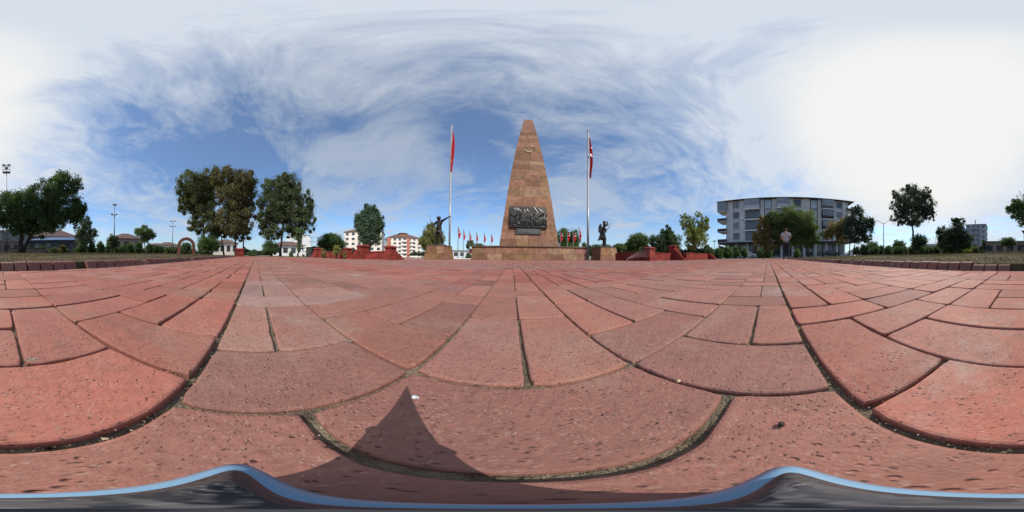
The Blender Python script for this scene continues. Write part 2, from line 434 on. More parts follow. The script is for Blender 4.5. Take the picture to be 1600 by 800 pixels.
# rear kerb of tilted bricks, flush strip before it, turf bank
kb = MB(); kr = random.Random(5)
x = -9.4
while x < 9.6:
    w = .098; skip = (abs(x+.02) < .06) or kr.random() < .02
    if not skip:
        low = -.018 if (.19 < x < .30 or kr.random() < .05) else kr.uniform(-.003, .004)
        rz = kr.uniform(-.03, .03); t = kr.uniform(.82, 1.15)
        a, c = x+kr.uniform(.002, .006), x+w-kr.uniform(.002, .007)
        y0_, y1_ = -1.165+kr.uniform(-.004, .004), -1.20
        pr = [(y0_, -.01), (y1_, .056+low), (y1_-.006, .061+low), (y1_-.055, .064+low), (y1_-.06, .0)]
        vs = [(a+rz*(q[0]-y0_), q[0], q[1]) for q in pr]+[(c+rz*(q[0]-y0_), q[0], q[1]) for q in pr]
        kb.raw(vs, [(4, 3, 2, 1, 0), (5, 6, 7, 8, 9)]+[(i, i+1, i+6, i+5) for i in range(4)], (.20*t, .085*t, .07*t))
    x += w+.002
struct(kb, 'kerb', M_BRICK)
fl = MB(); x = -9.4
while x < 9.6:
    t = kr.uniform(.8, 1.1); fl.bbox(x+.002, x+.098, PY0-.012, PY0-.003, -.02, .002, .002, (.3*t, .16*t, .13*t)); x += .1
struct(fl, 'kerb_edging_strip', M_BRICK)

def lawn_z(y):     # turf bank rising away behind the kerb
    t = min(1, max(0, (-1.24-y)/10)); return .052+.145*(t**.7)
lw = MB(); ys = [-1.245-.0, -1.4, -1.7, -2.1, -2.7, -3.5, -4.5, -6, -8, -10.2, -11.3, -14, -20, -40, -90]; NX = 80
for y in ys:
    for i in range(NX+1):
        x = (-9.7+19.6*i/NX) if y > -1.8 else (-9.7+19.6*i/NX)*(1+(-1.8-y)*.05 if y > -12 else 1.5+(-12-y)*.12)
        lw.v.append((x, y, lawn_z(y)+(.012*mnoise.noise(Vector((x*3, y*3, 0)))+.02*mnoise.noise(Vector((x*.7, y*.7, 2))))*min(1, max(.1, (-1.3-y)*2))))
for j in range(len(ys)-1):
    for i in range(NX):
        a = j*(NX+1)+i; lw.f.append((a+1, a, a+NX+1, a+NX+2)); lw.c.append((1, 1, 1))
for i in range(NX):
    p, q = lw.v[i], lw.v[i+1]; lw.poly([p, q, (q[0], q[1]+.012, -.03), (p[0], p[1]+.012, -.03)])
# skirts down to the ground at both ends
for i in (0, NX):
    for j in range(len(ys)-1):
        p, q = lw.v[j*(NX+1)+i], lw.v[(j+1)*(NX+1)+i]
        e = -.9 if i == 0 else .9
        lw.poly([p, q, (q[0]+e, q[1], -.06), (p[0]+e, p[1], -.06)])
struct(lw, 'lawn', M_GRASS, smooth=True)
# grass blades
rg = np.random.default_rng(4)
def blades(n, x0, x1, y0, y1, hmin, hmax, zf, name, power=1.6):
    X = rg.uniform(x0, x1, n); Y = y1-(y1-y0)*rg.random(n)**power
    Z = np.array([zf(q) for q in Y]); H = rg.uniform(hmin, hmax, n); A = rg.uniform(0, 6.28, n); wd = rg.uniform(.0012, .003, n)*(1+np.abs(Y)*.25)
    lx, ly = rg.normal(0, .5, n)*H, rg.normal(0, .5, n)*H
    v = np.zeros((n, 3, 3)); v[:, 0] = np.stack([X-np.cos(A)*wd, Y-np.sin(A)*wd, Z-.01], 1); v[:, 1] = np.stack([X+np.cos(A)*wd, Y+np.sin(A)*wd, Z-.01], 1)
    v[:, 2] = np.stack([X+lx, Y+ly, Z+H], 1)
    o = tri_mesh(name, v.reshape(-1, 3), n, 3, rg.uniform(.55, 1.25, n)[:, None]*np.array([[1, 1, 1]])*np.stack([rg.uniform(.8, 1.25, n), np.ones(n), rg.uniform(.7, 1.1, n)], 1), M_BLADE)
    return o
def tri_mesh(name, V, nf, k, colr, material, parent=None):
    me = bpy.data.meshes.new(name); me.vertices.add(nf*k); me.vertices.foreach_set('co', V.astype(np.float32).ravel())
    me.loops.add(nf*k); me.loops.foreach_set('vertex_index', np.arange(nf*k, dtype=np.int32))
    me.polygons.add(nf); me.polygons.foreach_set('loop_start', np.arange(0, nf*k, k, dtype=np.int32)); me.polygons.foreach_set('loop_total', np.full(nf, k, np.int32))
    me.update(calc_edges=True)
    ca = me.color_attributes.new('tint', 'FLOAT_COLOR', 'CORNER'); arr = np.ones((nf, k, 4), np.float32); arr[:, :, :3] = colr[:, None, :]
    ca.data.foreach_set('color', arr.ravel()); me.materials.append(material)
    o = bpy.data.objects.new(name, me); COL.objects.link(o)
    if parent: o.parent = parent
    return o
tag(blades(70000, -9, 9, -9, -1.27, .008, .028, lawn_z, 'grass'), 'short dry grass on the bank behind the brick kerb', 'grass', kind='stuff')

# far band of the lawn: pale path
pth = MB(); pth.poly([(-22, -13.4, .212), (22, -13.4, .212), (22, -12.4, .209), (-22, -12.4, .209)])
# outlying paved apron and asphalt road
rd = MB()
road_m = mat('asphalt', (.06, .06, .062), .9, .2, 2)
rd.poly([(33, -60, -.036), (39, -60, -.036), (39, 60, -.036), (33, 60, -.036)])
rd.poly([(-60, 34, -.036), (33, 34, -.036), (33, 41, -.036), (-60, 41, -.036)])
struct(rd, 'road', road_m)
gv = MB()
gv.box(-40, 30, 10.7, 33, -.04, -.012); struct(gv, 'gravel_yard', mat('gravel', (.30, .22, .18), .95, .3, 1.5, spec=.1))

# hills
def hills(u0, u1, vt, D, seed):
    m = MB(); n = 60; hr = random.Random(seed); top = []
    for i in range(n+1):
        u = u0+(u1-u0)*i/n; e = math.sin(math.pi*i/n)**.6
        z = max(0, (at(u, 400-(400-vt)*e*(.75+.35*mnoise.noise(Vector((i*.17, seed, 0)))), D)).z)
        p = at(u, 400, D); top.append((p.x, p.y, z))
    for i in range(n):
        a, c = top[i], top[i+1]; k = .93
        m.poly([(a[0]*k, a[1]*k, -1), (c[0]*k, c[1]*k, -1), c, a]); m.poly([a, c, (c[0]*1.1, c[1]*1.1, -1), (a[0]*1.1, a[1]*1.1, -1)])
    struct(m, 'hills', mat('hill_scrub', (.16, .17, .13), .95, .3, .002))
hills(1530, 1660, 377, 4200, 3); hills(150, 330, 388, 4500, 8); hills(640, 1130, 397, 5000, 5)

# ------------------------------------------------------------------ trees and plants
def leaf_cloud(lobes, n_total, size, colr, seed, base, puffs=26, clump=.30, flat=0.0, var=.35):
    """lobes: list of (center Vector, rx, ry(depth), rz). returns verts/colours of a cloud of little folded leaf sprays"""
    g_ = np.random.default_rng(seed); C = []; RR = []; TT = []
    vol = np.array([l[1]*l[3] for l in lobes]); share = vol/vol.sum()
    P = []; S = []; T = []
    for l, sh in zip(lobes, share):
        n = max(30, int(n_total*sh)); npf = max(9, int(puffs*len(lobes)*sh*1.9))
        l = (l[0], l[1]*1.1, l[2]*1.1, l[3]*1.1); d = g_.normal(size=(npf, 3)); d /= np.linalg.norm(d, axis=1)[:, None]
        rad = g_.uniform(.2, 1.0, npf)**.6
        pc = d*rad[:, None]*(1-clump*.7)*g_.uniform(.92, 1.16, npf)[:, None]; pr = clump*g_.uniform(.55, 1.15, npf); pt = g_.uniform(1-var, 1+var, npf)
        idx = g_.integers(0, npf, n)
        q = g_.normal(size=(n, 3)); q /= np.linalg.norm(q, axis=1)[:, None]; q *= (g_.random(n)**.45)[:, None]
        pts = pc[idx]+q*pr[idx][:, None]
        m_ = g_.random(n) < .07; e_ = g_.normal(size=(n, 3)); e_ /= np.linalg.norm(e_, axis=1)[:, None]; pts = np.where(m_[:, None], e_*(g_.random(n)**.5*1.04)[:, None], pts)
        pts = pts*np.array([l[1], l[2], l[3]])+np.array(l[0])
        P.append(pts); T.append(pt[idx]*g_.uniform(.75, 1.25, n))
    P = np.concatenate(P)-np.array(base); T = np.concatenate(T); n = len(P)
    a = g_.normal(size=(n, 3)); a /= np.linalg.norm(a, axis=1)[:, None]
    c = np.cross(a, g_.normal(size=(n, 3))); c /= np.linalg.norm(c, axis=1)[:, None]
    s = size*g_.uniform(.6, 1.3, n)[:, None]
    V = np.zeros((n, 4, 3)); V[:, 0] = P-a*s; V[:, 1] = P+c*s*.55; V[:, 2] = P+a*s; V[:, 3] = P-c*s*.55
    hue = g_.uniform(-.12, .12, n); col = np.stack([colr[0]*T*(1+hue), colr[1]*T, colr[2]*T*(1-hue)], 1)
    return V.reshape(-1, 3), n, col
def tree(name, label, cat, D, bu, lobes, trunks, colr, size_px=3.0, dens=1.0, group=None, seed=1, zb=0.0, clump=.30, depth=1.0, puffs=26, tr=.10, var=.35, cols=None):
    """lobes [(u,v,ru,rv[,dD])] measured on the photo at distance D; trunks [(u_foot,[(u,v)...])]"""
    p0 = at(bu, 395, D); base = Vector((p0.x, p0.y, zb))
    t = thing(name, label, cat, base, 0, group)
    L = []; rs = random.Random(seed); area = 0
    away = Vector((p0.x, p0.y, 0)).normalized(); ang = math.atan2(away.y, away.x)
    for l in lobes:
        dD = l[4] if len(l) > 4 else rs.uniform(-.12, .12)*l[2]*PX(D)*3
        c = at(l[0], l[1], D+dD); k = (D+dD)/D
        e = 1/math.cos(math.atan2(c.z-CAM_H, D)) 
        L.append((c, l[2]*PX(D)*k, l[2]*PX(D)*k*depth, l[3]*PX(D)*k*e*e)); area += l[2]*l[3]*3.14
    size_px *= .68
    n = int(area/(size_px**2*.55)*10.5*dens)+80
    V, nf, col = leaf_cloud(L, n, size_px*PX(D)*.62, (colr[0]*1.95+.014, colr[1]*2.05+.018, colr[2]*1.9+.014), seed, base, puffs, clump, var=var)
    tri_mesh('crown', V, nf, 4, col, M_LEAF, t)
    mb = MB()
    for fu, path, r in trunks:
        f = at(fu, 395, D); f.z = zb-.03; pts = [f]
        for (u, v) in path: pts.append(at(u, v, D+rs.uniform(-.02, .02)*D))
        q = [p-base for p in pts]; m = len(q)
        # small wobble by subdividing
        qq = []; rr = []
        for i in range(m-1):
            for s_ in range(3):
                tt = s_/3; w = q[i].lerp(q[i+1], tt); o = Vector((rs.uniform(-1, 1), rs.uniform(-1, 1), 0))*r*(.35 if i+s_ > 0 else 0)
                qq.append(w+o); rr.append(r*(1-.72*(i+tt)/(m-1))*(1.25 if i+s_ == 0 else 1))
        qq.append(q[-1]); rr.append(r*.25)
        mb.tube(qq, rr, 7)
        # limbs to the lobes
        fork = qq[max(1, len(qq)//2)]
        for l in L:
            if rs.random() < .85:
                c = l[0]-base; mid = fork.lerp(c, .5)+Vector((0, 0, -.08*(c-fork).length))
                mb.tube([fork, mid, c], [r*.42, r*.25, r*.08], 5)
    mb.build('trunk', M_BARK, t, smooth=True)
    return t
GD, GM, GL, GY, GO = (.040, .062, .022), (.055, .085, .030), (.075, .105, .035), (.13, .13, .035), (.16, .09, .03)
tree('mulberry_tree', 'big dark spreading tree with low broad crown behind the kerb, beside the tall floodlight mast', 'tree', 9.6, 33,
     [(12, 328, 30, 30), (-13, 327, 16, 15), (38, 330, 30, 36), (70, 312, 26, 32), (100, 294, 28, 27), (119, 328, 18, 26), (92, 335, 30, 24), (62, 350, 30, 22), (22, 355, 18, 14)],
     [(33, [(34, 372), (30, 345), (22, 325)], .17), (36, [(48, 368), (72, 335), (98, 300)], .12)], GD, 3.4, 1.15, seed=2, zb=.19, puffs=30, clump=.26)
tree('poplar_tree', 'tall leafy poplar beside the brick arch, leftmost of the three tallest trees', 'tree', 17, 318,
     [(300, 293, 25, 29), (325, 288, 20, 27), (290, 320, 15, 16), (315, 325, 27, 24), (340, 280, 16, 21), (306, 352, 14, 14), (328, 350, 24, 22), (312, 305, 28, 26), (285, 300, 12, 18)],
     [(318, [(318, 360), (317, 325), (316, 290)], .14)], (.060, .062, .028), 2.6, 1.0, 'tall poplars at the left of the plaza', 3, .12, clump=.24)
tree('poplar_tree', 'tall rusty brown-green poplar on several thin trunks, middle of the three tallest trees', 'tree', 16, 360,
     [(350, 280, 18, 22), (378, 292, 23, 30), (390, 285, 12, 18), (362, 310, 26, 24), (365, 345, 28, 28), (388, 305, 14, 22), (385, 335, 18, 24), (380, 365, 18, 12), (350, 360, 14, 14)],
     [(350, [(345, 365), (352, 330)], .08), (368, [(367, 355), (372, 300)], .09), (380, [(381, 360), (380, 310)], .08)], (.075, .062, .030), 2.6, 1.0, 'tall poplars at the left of the plaza', 4, .08, clump=.24)
tree('poplar_tree', 'tall broad grey-green poplar right of the gap behind the short red brick pillar', 'tree', 15, 437,
     [(425, 298, 20, 24), (452, 300, 22, 27), (478, 325, 16, 26), (435, 335, 28, 24), (462, 345, 26, 22), (412, 345, 14, 20), (482, 350, 12, 14), (425, 365, 18, 16), (440, 285, 17, 15), (445, 318, 30, 26), (460, 362, 18, 12), (405, 320, 10, 14)],
     [(438, [(440, 368), (446, 330), (450, 295)], .12), (425, [(424, 370), (420, 335)], .07)], (.050, .060, .032), 2.6, 1.05, 'tall poplars at the left of the plaza', 5, .06, clump=.24)
def bush(u, v, ru, rv, D, label, colr=GD, zb=.1, name='bush', cat='bush', group=None, seed=None, size=2.2, stem=True, extra=(), dens=1.0, clump=.34):
    return tree(name, label, cat, D, u, [(u, v, ru, rv), (u-ru*.3, v+rv*.55, ru*.72, rv*.62), (u+ru*.35, v+rv*.5, ru*.7, rv*.62)]+list(extra), [(u, [(u, v+rv*.5), (u, v)], .05)], colr, size, dens, group, seed or int(u*7+v), zb, clump=clump)
bush(326, 380, 19, 14, 15.5, 'dark round bush at the foot of the leftmost tall poplar', zb=.12)
bush(422, 386, 13, 11, 14.6, 'rounded dark bush at the foot of the grey-green poplar', zb=.05)
bush(395, 396, 10, 3.5, 15, 'low flat shrub beside the short red brick pillar', zb=.02)
bush(455, 396.5, 3.5, 4, 12.5, 'small grey-green shrub before the white hall', (.07, .09, .05), zb=-.02)
tree('column_tree', 'thin ivy-covered young tree before the white hall', 'tree', 13.5, 466, [(467, 385, 3.5, 11), (466, 371, 7, 5), (470, 362, 8, 6)], [(466, [(466, 380), (467, 362)], .05)], GM, 2.2, 1, seed=41)
tree('umbrella_tree', 'dense dark dome-shaped tree behind the left brick planter', 'tree', 19, 517, [(517, 378, 21, 13), (508, 383, 14, 9), (527, 383, 14, 10), (517, 373, 13, 9)], [(517, [(517, 388)], .12)], (.028, .050, .016), 2.0, 1.5, seed=12, clump=.4, var=.2)
tree('ash_tree', 'upright oval blue-green tree rising behind the left brick planter pillar', 'tree', 15, 577,
     [(577, 352, 20, 24), (566, 345, 13, 18), (590, 350, 12, 20), (578, 333, 13, 15), (577, 372, 20, 13), (573, 325, 5, 8), (584, 325, 5, 7), (596, 342, 5, 7), (558, 340, 5, 7)],
     [(578, [(578, 385), (578, 350), (577, 325)], .10)], (.036, .060, .040), 2.4, 1.1, seed=13, clump=.26)
tree('olive_yellow_tree', 'bushy yellow-green tree directly behind the pointing soldier statue', 'tree', 17, 675,
     [(675, 372, 17, 18), (664, 380, 11, 13), (686, 375, 11, 16), (672, 357, 10, 11), (678, 390, 14, 10)], [(676, [(676, 388), (676, 365)], .09)], (.10, .095, .035), 2.2, 1.1, seed=14)
tree('small_tree', 'small dark bushy tree behind the row of flagpoles left of the obelisk', 'tree', 40, 737, [(735, 380, 6, 6), (747, 384, 10, 4), (731, 385, 4, 5)], [(733, [(733, 385)], .12)], GD, 2.0, 1.2, seed=15)
bush(732, 400, 5, 4.5, 30, 'dark clipped bush left of the monument platform', seed=16)
tree('broad_tree', 'large green tree rising behind the right side of the obelisk and the small flags', 'tree', 34, 887, [(880, 372, 13, 16), (894, 372, 12, 14), (903, 378, 6, 9), (888, 385, 18, 9)], [(887, [(887, 385)], .2)], (.040, .075, .022), 2.0, 1.4, seed=17)
bush(913, 384, 4, 6, 30, 'small dark treetop between the right flagpole and the small flags', seed=18, group=None)
for i, (u, v, ru, rv, lab) in enumerate([(940, 388, 18, 8, 'dark hedge tree just behind the scouting soldier pedestal'), (968, 386, 11, 6, 'low green tree between the pedestal and the sprinkler'),
        (998, 375, 18, 11, 'dark green spreading tree above the shaded planter wall'), (985, 385, 15, 9, 'mid-green tree crown behind the sprinkler spray')]):
    tree('garden_tree', lab, 'tree', 15+i, u, [(u, v, ru, rv), (u-ru*.4, v+rv*.3, ru*.6, rv*.7), (u+ru*.45, v+rv*.25, ru*.6, rv*.8)], [(u, [(u, v+2)], .07)], GD if i != 3 else GM, 2.2, 1.2, 'trees behind the right brick planter', 20+i)
tree('garden_tree', 'dark clumpy tree with one bare tuft on top, behind the lit red planter wall', 'tree', 14, 1042, [(1042, 368, 14, 11), (1052, 378, 14, 12), (1028, 378, 16, 12), (1042, 388, 22, 10), (1042, 353, 4, 3), (1046, 356, 3, 3)], [(1043, [(1043, 380), (1044, 360)], .09)], (.030, .048, .020), 2.4, 1.2, 'trees behind the right brick planter', 26)
tree('maple_tree', 'yellow-green airy young tree growing out of the right brick planter', 'tree', 11, 1085,
     [(1085, 365, 17, 16), (1075, 350, 12, 14), (1097, 350, 11, 14), (1093, 372, 14, 14), (1080, 380, 12, 12), (1070, 338, 7, 6), (1092, 335, 8, 5), (1104, 345, 5, 7), (1103, 356, 7, 6)],
     [(1084, [(1084, 378), (1086, 350), (1092, 335)], .06)], (.13, .14, .035), 2.4, .62, seed=31, clump=.22)
for i, (u, v, ru, rv) in enumerate([(1108, 393, 8, 8), (1122, 394, 9, 8), (1137, 393, 9, 9), (1150, 393, 6, 9), (1163, 394, 6, 8)]):
    bush(u, v, ru, rv, 20+i, ['loose hedge bush at the end of the right planter', 'round hedge bush behind the dark parked car', 'tall hedge bush below the far water tower', 'narrow upright shrub at the left corner of the grey apartment block', 'upright shrub behind the silver car'][i], (.045, .07, .028), 0, group='bushes before the grey apartment block')
tree('acacia_tree', 'large rounded green tree with a browning left side before the grey apartment block', 'tree', 21, 1263,
     [(1230, 340, 27, 18), (1208, 352, 18, 20), (1255, 350, 25, 24), (1268, 372, 18, 16), (1215, 350, 16, 18), (1240, 372, 28, 16), (1225, 368, 22, 20)],
     [(1263, [(1262, 388), (1255, 368), (1240, 345)], .13)], (.066, .078, .026), 2.4, 1.0, seed=32, clump=.26)
tree('acacia_tree', 'russet browning tree left of the big round green tree', 'tree', 20, 1193, [(1192, 352, 11, 17), (1186, 372, 13, 14), (1200, 365, 12, 18), (1205, 385, 14, 10)], [(1193, [(1194, 385), (1194, 360)], .08)], (.135, .085, .035), 2.3, .75, seed=33, clump=.25)
for i, (u, v, ru, rv) in enumerate([(1163, 393, 5, 10), (1188, 395, 6, 9), (1201, 392, 6, 11), (1245, 396, 6, 8)]):
    if i: bush(u, v, ru, rv, 27+i, ['', 'upright shop-front shrub under the russet tree', 'tall shrub between the russet tree and the standing man', 'shop-front shrub right of the standing man'][i], GM, 0, group='shrubs along the shop fronts')
tree('street_tree', 'golden-brown tree left of the leaning dark tree, at the right end of the grey block', 'tree', 22, 1310, [(1305, 358, 17, 13), (1295, 368, 10, 9), (1320, 352, 12, 14), (1315, 372, 12, 8)], [(1310, [(1311, 385), (1308, 362)], .10)], (.125, .085, .040), 2.3, .8, seed=34)
tree('street_tree', 'dark blue-green tree with feathery top covering the right end of the grey block', 'tree', 21, 1328, [(1338, 338, 16, 15), (1330, 355, 18, 18), (1352, 355, 16, 18), (1345, 372, 18, 10), (1362, 348, 7, 10), (1341, 326, 6, 7)],
     [(1327, [(1328, 380), (1335, 355)], .09), (1332, [(1336, 380), (1350, 350)], .07)], (.040, .052, .042), 2.4, .95, seed=35, clump=.24)
tree('round_tree', 'tall round-crowned tree with see-through edges standing alone on the rear lawn', 'tree', 12.5, 1427,
     [(1425, 315, 25, 22), (1408, 322, 17, 17), (1445, 318, 17, 20), (1425, 340, 24, 14), (1403, 342, 13, 10), (1452, 332, 12, 14), (1400, 305, 9, 9), (1446, 300, 9, 9), (1425, 296, 12, 10)],
     [(1428, [(1427, 370), (1425, 345), (1424, 315)], .11)], (.048, .060, .050), 2.8, .85, seed=36, zb=.2, clump=.2, var=.3)
tree('topiary_tree', 'clipped dark ball tree under the tall round-crowned tree', 'tree', 11.8, 1437, [(1437, 376, 15, 11), (1434, 388, 6, 6)], [(1435, [(1435, 386), (1437, 376)], .06)], (.035, .05, .02), 2.2, 1.3, seed=37, zb=.2, clump=.4)
tree('dense_tree', 'wide dark tree clump with wispy top before the far grey tower block', 'tree', 15, 1500,
     [(1475, 372, 15, 18), (1497, 365, 17, 22), (1485, 385, 22, 10), (1510, 378, 12, 16), (1490, 345, 8, 5), (1500, 345, 10, 6), (1466, 360, 5, 8)],
     [(1490, [(1490, 385), (1495, 360)], .10)], (.036, .046, .026), 2.5, 1.1, seed=38, zb=.2, clump=.26)
bush(1512, 392, 8, 3, 13, 'low yellow-flowering bush at the far edge of the rear lawn', (.22, .20, .03), .2, seed=39)
for i, (u, v, ru, rv, D, lb) in enumerate([(1349, 389, 6, 8, 24, 'dark shrub right of the leaning street trees'), (1362, 386, 12, 10, 26, 'wide dark bush left of the double-arm street lamp'), (1387, 391, 6, 7, 18, 'small upright shrub right of the double-arm street lamp'),
        (1405, 383, 12, 9, 28, 'spreading dark bush between the lamp and the ball tree'), (1440, 391, 4, 5, 15, 'little round shrub below the ball tree'), (1455, 391, 4, 5, 15, 'second little round shrub right of the ball tree'), (1463, 391, 5, 6, 16, 'dark round shrub by the white gateway'),
        (1545, 385, 6, 6, 30, 'dark round tree right of the far grey tower block'), (1537, 382, 3, 9, 26, 'narrow cypress-like shrub at the right foot of the far tower block'), (1575, 377, 14, 7, 22, 'dark bushy tree crown rising over the tan garden wall')]):
    bush(u, v, ru, rv, D, lb, (.036, .052, .022), .15, seed=50+i, group='dark shrubs behind the rear lawn')
tree('conifer_tree', 'grey-green feathery tree right of the big mulberry crown', 'tree', 14, 133, [(134, 355, 12, 14), (133, 372, 17, 12), (125, 365, 10, 10), (146, 365, 9, 8), (137, 343, 5, 7)], [(133, [(133, 380), (135, 350)], .07)], (.060, .072, .045), 2.3, .8, seed=60, zb=.2)
tree('young_tree', 'light green young tree with rounded airy top on the rear lawn edge', 'tree', 14, 226, [(226, 363, 15, 9), (218, 362, 9, 7), (235, 367, 9, 7), (226, 374, 9, 8), (226, 354, 6, 4)], [(226, [(226, 382), (226, 362)], .05)], (.075, .095, .035), 2.3, .9, seed=61, zb=.2)
bush(176, 376, 10, 10, 16, 'dark ragged round bush behind the lamp post', (.04, .05, .025), .2, seed=62)
for i, (u, ru, rv) in enumerate([(98, 6, 6), (128, 8, 7), (143, 7, 8), (157, 7, 9), (169, 5, 6), (192, 6, 6), (203, 7, 8), (216, 7, 8), (233, 6, 7), (243, 6, 6), (252, 5, 5), (262, 5, 4)]):
    bush(u, 394-rv, ru, rv, 12.5+(i % 4), ['rust-tinged low shrub under the mulberry crown', 'dark square hedge shrub below the feathery tree', 'dense dark hedge shrub left of its taller neighbour in the rear hedge', 'tallest dark shrub of the rear hedge by the lamp post', 'small shrub just left of the lamp post', 'small shrub just right of the lamp post', 'dark shrub before the brown-roofed house',
        'tall dark shrub left of the airy young tree', 'shrub at the foot of the airy young tree', 'low shrub right of the airy young tree', 'low pale shrub before the white houses', 'rightmost low shrub of the rear hedge'][i],
        [(.09, .06, .03), GD, GD, GD, GD, GM, GD, GD, GD, GM, GL, GM][i], .19, seed=70+i, group='shrubs of the rear hedge')
bush(291, 385, 9, 7, 28, 'dark bush seen through the brick arch', GD, .1, seed=90)
ORD = 'first second third fourth fifth sixth seventh eighth ninth tenth eleventh twelfth thirteenth fourteenth fifteenth sixteenth'.split()
for i in range(16):
    u = 1338+i*12.3+(i % 3)*2; bush(u, 391, 6+(i*7 % 4), 6.5+(i*5 % 3), 17+(i*3 % 5), f'{ORD[i]} shrub from the left in the long ragged hedge behind the right rear lawn', (.036+.004*(i % 4), .050+.004*(i % 3), .024), .15, seed=200+i, group='shrubs of the long hedge behind the rear lawn')
for i in range(12):
    u = 42+i*19.5+(i % 3)*3; bush(u, 391.5, 8+(i*7 % 4), 5+(i*5 % 3), 16+(i*3 % 4), f'{ORD[i]} low shrub from the left in the loose hedge behind the left rear lawn', (.036+.004*(i % 4), .048+.004*(i % 3), .024), .15, seed=240+i, group='shrubs of the loose hedge behind the left rear lawn')
# planter plants
for (u, v, ru, rv, D, lb, cc, sd) in [(526, 390, 8, 8, 7.6, 'sparse yellow-green plant before the left planter wall', (.14, .13, .04), 91), (506, 395, 5, 8, 8.4, 'thin orange-tinged plant at the left end pillar', (.13, .09, .04), 92), (541, 397, 6, 6, 7.6, 'low sparse plant beside the stepped wall end', (.11, .10, .04), 93)]:
    bush(u, v, ru, rv, D, lb, cc, 0, 'garden_plant', 'plant', None, sd, 2.0, dens=.3, clump=.2)

def belt(name, label, segs, D, colr, seed):
    L = []; rs_ = random.Random(seed)
    for (u0, u1, vt) in segs:
        u = u0
        while u < u1:
            w = rs_.uniform(6, 13); v0 = 399; top_ = vt+rs_.uniform(-3, 4); dd = rs_.uniform(-.12, .12)*D
            c = at(u, (top_+v0)/2, D+dd); L.append((c, w*PX(D), w*PX(D)*.8, (v0-top_)/2*PX(D)*1.15)); u += w*.9
    c0 = L[0][0]; n = int(len(L)*900)
    V, nf, col = leaf_cloud(L, n, PX(D)*1.5, colr, seed, (0, 0, 0), 14, .34)
    tag(tri_mesh(name, V.reshape(-1, 3), nf, 4, col, M_LEAF), label, 'trees', kind='stuff')
belt('far_trees', 'distant unbroken band of dark trees along the horizon behind the rear lawn', [(1335, 1420, 388), (1420, 1530, 386), (1535, 1640, 389)], 55, (.055, .072, .038), 5)
belt('far_trees', 'distant band of trees and gardens along the horizon behind the left rear hedge', [(20, 150, 387), (150, 300, 388)], 60, (.055, .070, .036), 6)
belt('far_trees', 'far thin band of trees behind the tall poplars and white hall', [(300, 560, 391), (640, 740, 396)], 75, (.06, .075, .045), 7)
belt('far_trees', 'far band of trees behind the right brick planter', [(920, 1130, 387)], 48, (.050, .066, .034), 8)
# ------------------------------------------------------------------ ashlar monument
def ashlar(mb, p00, p10, p11, p01, course, rs, depth=.012, tone=(.31, .180, .118), blk=(.5, 1.25), skipjoint=False):
    p00, p10, p11, p01 = map(Vector, (p00, p10, p11, p01))
    nrm = (p10-p00).cross(p01-p00).normalized()
    H = (p01-p00).length; n = max(1, round(H/course))
    ts = [0]; 
    for i in range(n): ts.append(ts[-1]+rs.uniform(.8, 1.2))
    ts = [t/ts[-1] for t in ts]
    for i in range(n):
        a, c = ts[i], ts[i+1]; L0, R0 = p00.lerp(p01, a), p10.lerp(p11, a); L1, R1 = p00.lerp(p01, c), p10.lerp(p11, c)
        Wd = (R0-L0).length; xs = [0]
        while xs[-1] < Wd: xs.append(xs[-1]+rs.uniform(*blk))
        xs[-1] = Wd
        if len(xs) > 2 and xs[-1]-xs[-2] < .25: xs.pop(-2)
        rowt = rs.uniform(.95, 1.06)
        for j in range(len(xs)-1):
            s0, s1 = xs[j]/Wd, xs[j+1]/Wd; o = nrm*rs.uniform(.0, depth); e = .006/Wd
            q = [L0.lerp(R0, s0+e)+o, L0.lerp(R0, s1-e)+o, L1.lerp(R1, s1-e)+o, L1.lerp(R1, s0+e)+o]
            up = (L1-L0).normalized()*.006; q[0] += up; q[1] += up
            t = rs.uniform(.80, 1.10)*rowt; w = rs.random()
            c3 = (tone[0]*t, tone[1]*t*rs.uniform(.86, 1.1), tone[2]*t*rs.uniform(.85, 1.12))
            if w > .88: c3 = (tone[0]*1.15, tone[1]*1.28, tone[2]*1.32)
            elif w < .1: c3 = (tone[0]*.7, tone[1]*.68, tone[2]*.68)
            mb.poly(q, c3)
            # edges
            iq = [p-nrm*.03-o for p in q]
            for k in range(4): mb.poly([q[k], iq[k], iq[(k+1) % 4], q[(k+1) % 4]], tuple(x*.6 for x in c3))
def block(mb, x0, x1, y0, y1, z0, x2, x3, y2, y3, z1, course, rs, **k):
    """tapered ashlar block: bottom rect x0..y1, top rect x2..y3"""
    B = [(x0, y0, z0), (x1, y0, z0), (x1, y1, z0), (x0, y1, z0)]; T = [(x2, y2, z1), (x3, y2, z1), (x3, y3, z1), (x2, y3, z1)]
    for i in range(4): ashlar(mb, B[i], B[(i+1) % 4], T[(i+1) % 4], T[i], course, rs, **k)
    core = [Vector(p) for p in B+T]; cx = (x0+x1)/2; cy = (y0+y1)/2
    core = [Vector((p.x+(.02 if p.x < cx else -.02), p.y+(.02 if p.y < cy else -.02), p.z)) for p in core]
    mb.raw(core, [(3, 2, 1, 0), (4, 5, 6, 7), (0, 1, 5, 4), (1, 2, 6, 5), (2, 3, 7, 6), (3, 0, 4, 7)], (.10, .06, .045))
MCX = 1.22
mon = thing('stone_obelisk', 'tall tapering reddish sandstone obelisk with bronze relief on a wide stone platform', 'monument', (MCX, 13.3, 0))
rs = random.Random(21)
mb = MB(); block(mb, -3.84, 3.86, -3.1, 3.4, 0, -3.80, 3.82, -3.06, 3.36, .85, .42, rs, blk=(.6, 1.3))
mb.build('platform', M_STONE, mon)
mb = MB(); mb.bbox(-3.88, 3.90, -3.14, 3.44, .853, .915, .015); mb.build('platform_coping', M_STONECAP, mon)
